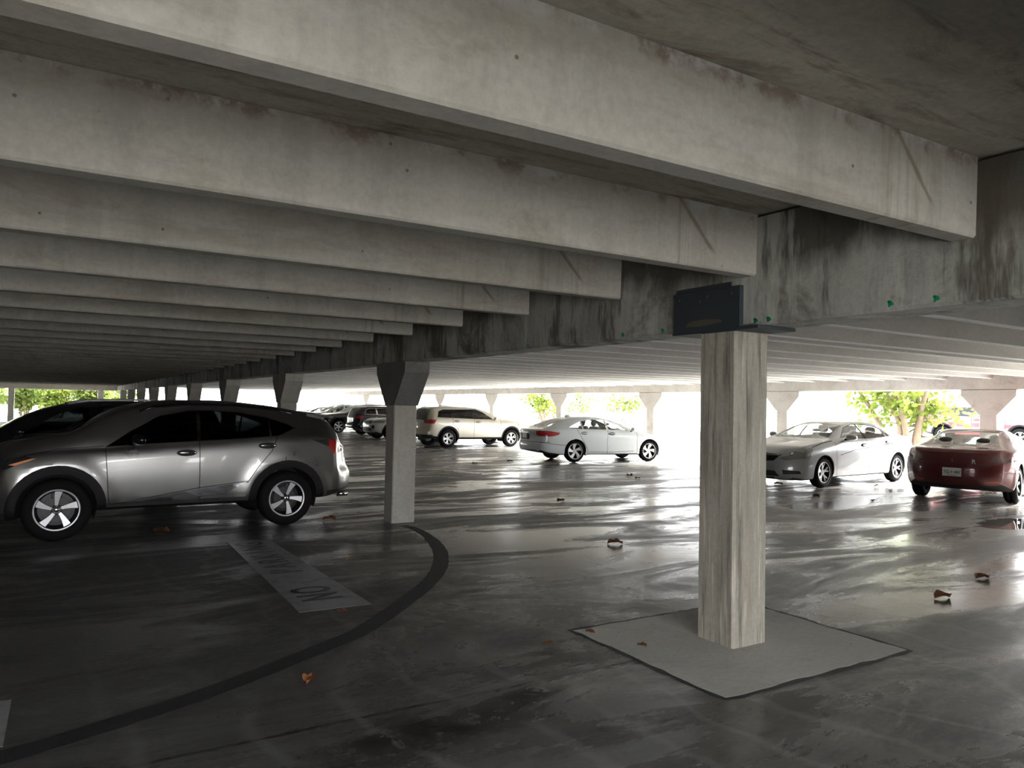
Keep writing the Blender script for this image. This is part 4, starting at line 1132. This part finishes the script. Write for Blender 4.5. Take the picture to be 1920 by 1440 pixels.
loc, rz = place((15.97, 26.03), (13.07, 25.95), jeep['W'])
root, sh = build_car('suv', jeep, loc, rz, 'beige SUV with red tail light, right of the second column')
b = MB(); b.box((3.86, -.20, .82), (3.875, .16, .98), bev=.003); b.obj('licence_plate', M['plate'], root)
b = MB(); b.box((3.90, -.7, .44), (3.965, .7, .52), bev=.02); b.obj('bumper_step', M['cladding'], root)

# ================= red coupe =================
ecl_out = [(.80, .955), (1.10, 1.09), (1.45, 1.185), (1.80, 1.20), (2.20, 1.13), (2.42, 1.03), (2.36, .985), (1.6, .965)]
eclipse = dict(L0=-.95, L1=3.62, wb=2.575, W=.918, r=.335, rr=.24, ra=.375, tw=.23, wkey='ecl', wstyle=ST_SEVEN, paint=paint('dark_red_paint', (.10, .005, .008), .35, .30),
    top=[(-.95, .56), (-.8, .66), (-.4, .78), (.1, .87), (.42, .93), (.55, .97), (.85, 1.11), (1.15, 1.22), (1.5, 1.285), (1.8, 1.295), (2.15, 1.25), (2.5, 1.155), (2.85, 1.045), (3.1, .985), (3.35, .972), (3.5, .965), (3.58, .945), (3.62, .90)],
    belt=[(-.95, .50), (-.5, .68), (0, .78), (.5, .87), (.9, .935), (1.6, .95), (2.3, .965), (2.8, .955), (3.3, .91), (3.62, .82)],
    wid=[(-.95, .76), (-.8, .86), (-.4, .95), (0, .985), (1, .97), (2, .985), (2.575, 1), (3.0, .985), (3.3, .95), (3.5, .89), (3.62, .82)],
    roofw=[(-.95, .55), (-.3, .72), (.4, .76), (.8, .66), (1.3, .57), (1.8, .55), (2.4, .56), (2.8, .63), (3.2, .74), (3.62, .70)],
    bot=[(-.95, .18), (-.5, .16), (0, .18), (.5, .19), (2.1, .19), (2.9, .21), (3.3, .26), (3.62, .33)],
    F=[(.15, .08), (.35, 0), (.6, .06), (.9, .2)], R=[(.22, .16), (.35, .06), (.5, 0), (.6, 0), (.75, .03), (.88, .07), (1.0, .10)], bowf=.5, bowr=.52, fallr=.75,
    bulge=[(2.575, .37, .52, .03), (0, .37, .50, .015)],
    glass=[('door_window', clipx(ecl_out, -9, 1.72), 'side'), ('quarter_window', clipx(ecl_out, 1.79, 9), 'side'),
           ('windshield', [(.46, 0), (.54, .62), (1.18, .50), (1.24, 0)], 'top'), ('rear_window', [(2.08, 0), (2.10, .47), (2.86, .62), (3.04, 0)], 'top')],
    outline=ecl_out, outline_zmin=.9, wtrim=.012, trimmat='blackgloss', glr='glass',
    cuts=[('taillight', [(.54, .755), (.64, .85), (.74, .845), (.90, .785), (.93, .765), (.80, .745)], 'rear'),
          ('reflector', [(.50, .375), (.72, .385), (.70, .42), (.50, .405)], 'rear'), ('bumper_trim', [(0, 0), (.62, 0), (.50, .27), (0, .285)], 'rear')],
    seams=[('b', [(1.76, .95), (1.88, .60), (1.86, .25)], 'side'), ('a', [(.46, .88), (.46, .24)], 'side'), ('k', [(0, .66), (.56, .67), (.80, .73)], 'rear'), ('s', [(.70, .56), (1.0, .56)], 'rear')],
    doors=[('front_door', [(.46, .88), (.46, .24), (1.86, .24), (1.88, .6), (1.76, 1.2), (1.1, 1.11)])],
    handles={'front_door': (1.62, .82)}, mirror=(.72, .98), seats=(1.35, .46, 'seat'), tl='grey_lens', seamw=.007)
cx, cy = (15.09 + 15.48) / 2 - .02, (8.61 + 7.19) / 2
# heading: nose towards +x (local +x is the tail)
ang = math.radians(15.4) + PI
ux, uy = math.cos(ang), math.sin(ang)
eclipse = scale_spec(eclipse, 1.0, 1.05)
root, sh = build_car('coupe', eclipse, (cx - ux * eclipse['wb'], cy - uy * eclipse['wb'], 0), ang, 'dark red coupe seen from behind at the right picture edge')
# fastening the small things on the tail: find the surface by ray casting
def tail_x(root_sp, y, z):
    W = root_sp['W']; a = abs(y) / W
    return root_sp['L1'] - (root_sp['bowr'] * a ** 2.6 + pchip(root_sp['R'])(z))
px_ = tail_x(eclipse, 0, .60) + .004
r2 = empty('licence_plate', (px_, 0, .585)); r2.parent = root
b = MB(); b.box((-.004, -.155, -.078), (.006, .155, .078), bev=.003); pl = b.obj('plate_panel', M['plate'], r2)
for s_, y, sz, m in (('Y52', -.082, .085, 'plate_green'), ('44V', .088, .085, 'plate_green')):
    o = text_mesh('plate_text', s_, sz, .001, M[m], r2); o.rotation_euler = (PI / 2, 0, PI / 2); o.location = (.0075, y, -.005); o.scale = (.72, 1, 1)
o = text_mesh('plate_text', 'SUNSHINE STATE', .022, .0006, M['plate_green'], r2); o.rotation_euler = (PI / 2, 0, PI / 2); o.location = (.0075, 0, -.060)
b = MB(); b.blob((.006, 0, 0), (.003, .018, .024), 10, 6); b.obj('plate_emblem', M['plate_orange'], r2, True)
# three diamonds badge and a stylised letter badge
b = MB()
for a in (90, 210, 330):
    c, s_ = math.cos(math.radians(a)), math.sin(math.radians(a)); L = .036
    p = (c * L, s_ * L); q = (-s_ * L * .33, c * L * .33)
    b.prism([(0, 0), (p[0] * .5 + q[0], p[1] * .5 + q[1]), p, (p[0] * .5 - q[0], p[1] * .5 - q[1])], 0, 0, .006)
b.obj('badge', M['emblem'], root, loc=(tail_x(eclipse, 0, .80) + .012, 0, .795))
o = text_mesh('badge', 'R', .11, .003, M['emblem'], root); o.rotation_euler = (PI / 2, 0, PI / 2 ); o.location = (tail_x(eclipse, .34, .79) + .012, .34, .785)
o.rotation_euler = (PI / 2, 0, PI / 2 - .0 + .12)

# ================= cars farther back =================
exped = scale_spec(suv_spec(paint('black_paint', (.012, .013, .014), .2, .25), ST_SIX, 'exp', L0=-.98, gl='glass', glr='glass_dark', trimmat='chrome', W=.99, rr=.28, cladmat='blackgloss'), 1.0, .93)
def park(name, sp, nose_x, yc, toward, label):
    """toward=-1: nose points to -x (towards the aisle)"""
    if toward < 0: build = build_car(name, sp, (nose_x - sp['L0'], yc, 0), 0.0, label)
    else: build = build_car(name, sp, (nose_x + sp['L1'], yc, 0), PI, label)
    return build[0]
park('suv', exped, 12.55, 41.2, -1, 'large black SUV with chrome wheels, nose towards the aisle, beside the navy SUV')
atlas = scale_spec(suv_spec(paint('navy_paint', (.012, .014, .028), .2, .25), ST_TEN, 'atl', gl='glass_dark', trimmat='chrome', wtrim=.02, rr=.25, W=.97), 1.0, .88)
park('suv', atlas, 12.95, 37.2, 1, 'dark navy SUV with red tail light and chrome window frame')
explo = scale_spec(suv_spec(paint('white_suv_paint', (.68, .69, .66), .0, .3), ST_TEN, 'xpl', gl='glass_mid', W=.97), 1.02, .88)
r_ = park('suv', explo, 12.35, 33.0, -1, 'white SUV, its front end showing just left of the second column')
for sd in (1, -1):
    b = MB(); b.box((-.87, sd * .60 - .13, .52), (-.70, sd * .60 + .13, .66), bev=.02); b.obj('fog_light_recess', M['blackmat'], r_)
backsuv = scale_spec(suv_spec(paint('pewter_paint', (.30, .32, .31), .4, .3), ST_TEN, 'bck', gl='glass'), 1.0, .90)
park('suv', backsuv, 12.9, 45.8, -1, 'pale grey SUV half hidden behind the large black SUV')
grey = dict(accord); grey['paint'] = paint('dark_grey_paint', (.05, .052, .055), .3, .3); grey['wkey'] = 'gry'
grey['wstyle'] = ST_TEN
park('sedan', grey, 13.2, 50.4, -1, 'dark grey sedan, farthest car of the row, low behind the grey SUV tail')
jb = scale_spec(suv_spec(paint('dark_blue_paint', (.02, .022, .03), .3, .3), ST_JEEP, 'jb', gl='glass_dark'), 1.0, .88)
park('suv', jb, 13.6, 29.6, 1, 'dark SUV hidden behind the beige SUV, only its roof and wheels showing')

# black SUV beyond the grey one
blk = scale_spec(suv_spec(paint('black_paint_dull', (.010, .010, .011), .1, .4), ST_SIX, 'blk', gl='glass_dark', clad=.05), 1.0, .94)
build_car('suv', blk, (-1.25, 13.6, 0), .02, 'black SUV parked beyond the grey SUV, only its roofline showing at left')

# outside: washed out red cars
redo = scale_spec(suv_spec(paint('bright_red_paint', (.42, .05, .06), .1, .35), ST_TEN, 'red', gl='glass'), 1.0, .95)
build_car('suv', redo, (33.0, 14.6, .42), math.radians(92), 'red car outside in the glare behind the red coupe')

# ------------------------------------------------------------------ plants
def leaf_cloud(b, c, rad, n, s, rnd, mi=0):
    for _ in range(n):
        while True:
            p = Vector((rnd.uniform(-1, 1), rnd.uniform(-1, 1), rnd.uniform(-1, 1)))
            if p.length < 1: break
        p = Vector((c[0] + p.x * rad[0], c[1] + p.y * rad[1], c[2] + p.z * rad[2]))
        u = Vector((rnd.gauss(0, 1), rnd.gauss(0, 1), rnd.gauss(0, .6))).normalized()
        v = u.cross(Vector((rnd.gauss(0, 1), rnd.gauss(0, 1), rnd.gauss(0, 1)))).normalized()
        w = u.cross(v) * .12
        q = s * rnd.uniform(.7, 1.25)
        pts = [p + (u * math.cos(2 * PI * k / 7) + v * math.sin(2 * PI * k / 7) * .85) * q for k in range(7)]
        b.add(pts + [p + w * q], [(k, (k + 1) % 7, 7) for k in range(7)], mi)

def tree(name, x, y, h, spread, nleaf, leafs, seed, label, stems=5, low=1.2, mat='leaf', sr=.13, group=None):
    rnd = random.Random(seed)
    r = empty(name, (x, y, 0)); tag(r, label, 'tree', group)
    b = MB(); tips = []
    for i in range(stems):
        a = 2 * PI * i / stems + rnd.uniform(-.4, .4); p = Vector((.18 * math.cos(a), .18 * math.sin(a), -.05)); pts = [p]
        d = Vector((math.cos(a) * .35, math.sin(a) * .35, 1)).normalized()
        n = 7; L = h * rnd.uniform(.7, 1.0)
        for k in range(n):
            d = (d + Vector((rnd.uniform(-.22, .22), rnd.uniform(-.22, .22), .02))).normalized(); p = p + d * L / n; pts.append(p)
            if k > 1: tips.append(p)
        b.tube(cat([tuple(q) for q in pts], 3), [sr * (1 - .8 * t / (3 * n)) for t in range(3 * n + 1)], 8)
        for m in range(4):
            q0 = pts[rnd.randint(2, n - 1)]; a2 = rnd.uniform(0, 6.28); e = Vector((math.cos(a2), math.sin(a2), rnd.uniform(-.1, .7)))
            qs = [q0 + e * t * spread * .35 + Vector((0, 0, .1 * t * t)) for t in (0, .35, .7, 1.1)]
            b.tube([tuple(q) for q in qs], [.04, .03, .02, .01], 6); tips += qs[1:]
    b.obj('trunk', M['bark'], r, True)
    b = MB(); tips = [t for t in tips if t.z > low]
    per = nleaf // max(1, len(tips))
    for t in tips:
        leaf_cloud(b, t, (spread * .27, spread * .27, spread * .2), per, leafs, rnd)
    o = b.obj('foliage', M[mat], r); return r
tree('sea_grape_tree', 25.3, 15.0, 3.9, 2.6, 1500, .095, 3, 'many-stemmed tree with round green leaves outside, left of the red coupe', 7, 1.5, 'leaf', .15)
tree('sea_grape_tree', 23.6, 34.6, 3.6, 1.7, 900, .09, 5, 'leafy tree outside behind the boot of the white sedan', 3, 1.3)
ft = [(-6.6, 66.3, 1), (-1.7, 66.5, 2), (2.6, 66.4, 4), (-4.3, 72.6, 3), (.5, 72.8, 7), (5.4, 72.4, 8)]
fl = ['green tree left of the pale far-end post', 'bushy green tree right of the pale far-end post', 'green tree at the far end above the black SUV roof', 'second-row green tree behind the pale far-end post',
      'second-row green tree between two nearer ones at the far end', 'sparse green tree at the far end just left of the last columns']
for (x, y, sd), l in zip(ft, fl):
    tree('leafy_tree', x, y, 3.9, 2.15, 2200 if sd < 8 else 900, .12, sd, l, 5, .5, 'leaf' if sd % 2 else 'leaf2', .09, 'trees at the far left end')
for i, (x, y) in enumerate(((44, 60), (40, 47))):
    tree('distant_tree', x, y, 3.2, 2.6, 380, .12, 40 + i, ('faint tree in the glare above the beige SUV', 'faint small tree in the glare behind the white sedan')[i], 3, 1.5, 'leaf2', .07)
# small white utility cabinet by the edge column
b = MB(); b.box((-.3, -.35, 0), (.3, .35, 1.25), bev=.02); b.box((-.34, -.39, 1.25), (.34, .39, 1.30)); 
tag(b.obj('utility_cabinet', M['plate'], loc=(22.5, 31.6, -.02)), 'pale utility cabinet outside beside the leafy tree', 'cabinet')

# ------------------------------------------------------------------ light and camera
w = bpy.data.worlds.new('overcast'); scn.world = w; w.use_nodes = True
nt = w.node_tree; bg = nt.nodes['Background']
tc = nt.nodes.new('ShaderNodeTexCoord'); sep = nt.nodes.new('ShaderNodeSeparateXYZ'); nt.links.new(tc.outputs['Generated'], sep.inputs[0])
cr = nt.nodes.new('ShaderNodeValToRGB'); nt.links.new(sep.outputs['Z'], cr.inputs[0])
cr.color_ramp.elements[0].position = 0; cr.color_ramp.elements[0].color = (.98, .985, .99, 1)
cr.color_ramp.elements[1].position = .6; cr.color_ramp.elements[1].color = (.86, .93, 1.0, 1)
nt.links.new(cr.outputs[0], bg.inputs[0]); bg.inputs[1].default_value = 5.0
sun = bpy.data.lights.new('sun', 'SUN'); sun.energy = 36; sun.angle = .25; sun.color = (1, .96, .9)
so = bpy.data.objects.new('sun', sun); COL.objects.link(so); so.rotation_euler = Vector((1, .04, .50)).to_track_quat('Z', 'Y').to_euler()

cam = bpy.data.cameras.new('camera'); co = bpy.data.objects.new('camera', cam); COL.objects.link(co)
f_, yaw, pit, rol = 1407.52, .5496, .0295, .0185
cam.sensor_width = 36; cam.lens = 36 * f_ / 1920; cam.clip_start = .05; cam.clip_end = 600
fw = Vector((math.sin(yaw) * math.cos(pit), math.cos(yaw) * math.cos(pit), math.sin(pit)))
rt = Vector((math.cos(yaw), -math.sin(yaw), 0)); up = rt.cross(fw)
r2_ = rt * math.cos(rol) + up * math.sin(rol); u2_ = -rt * math.sin(rol) + up * math.cos(rol)
mt = Matrix((r2_, u2_, -fw)).transposed().to_4x4(); mt.translation = Vector((0, 0, 1.65))
co.matrix_world = mt
scn.camera = co
vs_ = scn.view_settings
vs_.view_transform = 'Standard'; vs_.look = 'None'; vs_.gamma = 1; vs_.use_curve_mapping = False; vs_.exposure = 1.12
cy_ = scn.cycles
cy_.use_denoising = True
cy_.max_bounces = 8; cy_.diffuse_bounces = 5; cy_.glossy_bounces = 4; cy_.transmission_bounces = 4; cy_.transparent_max_bounces = 12
cy_.caustics_reflective = False; cy_.caustics_refractive = False
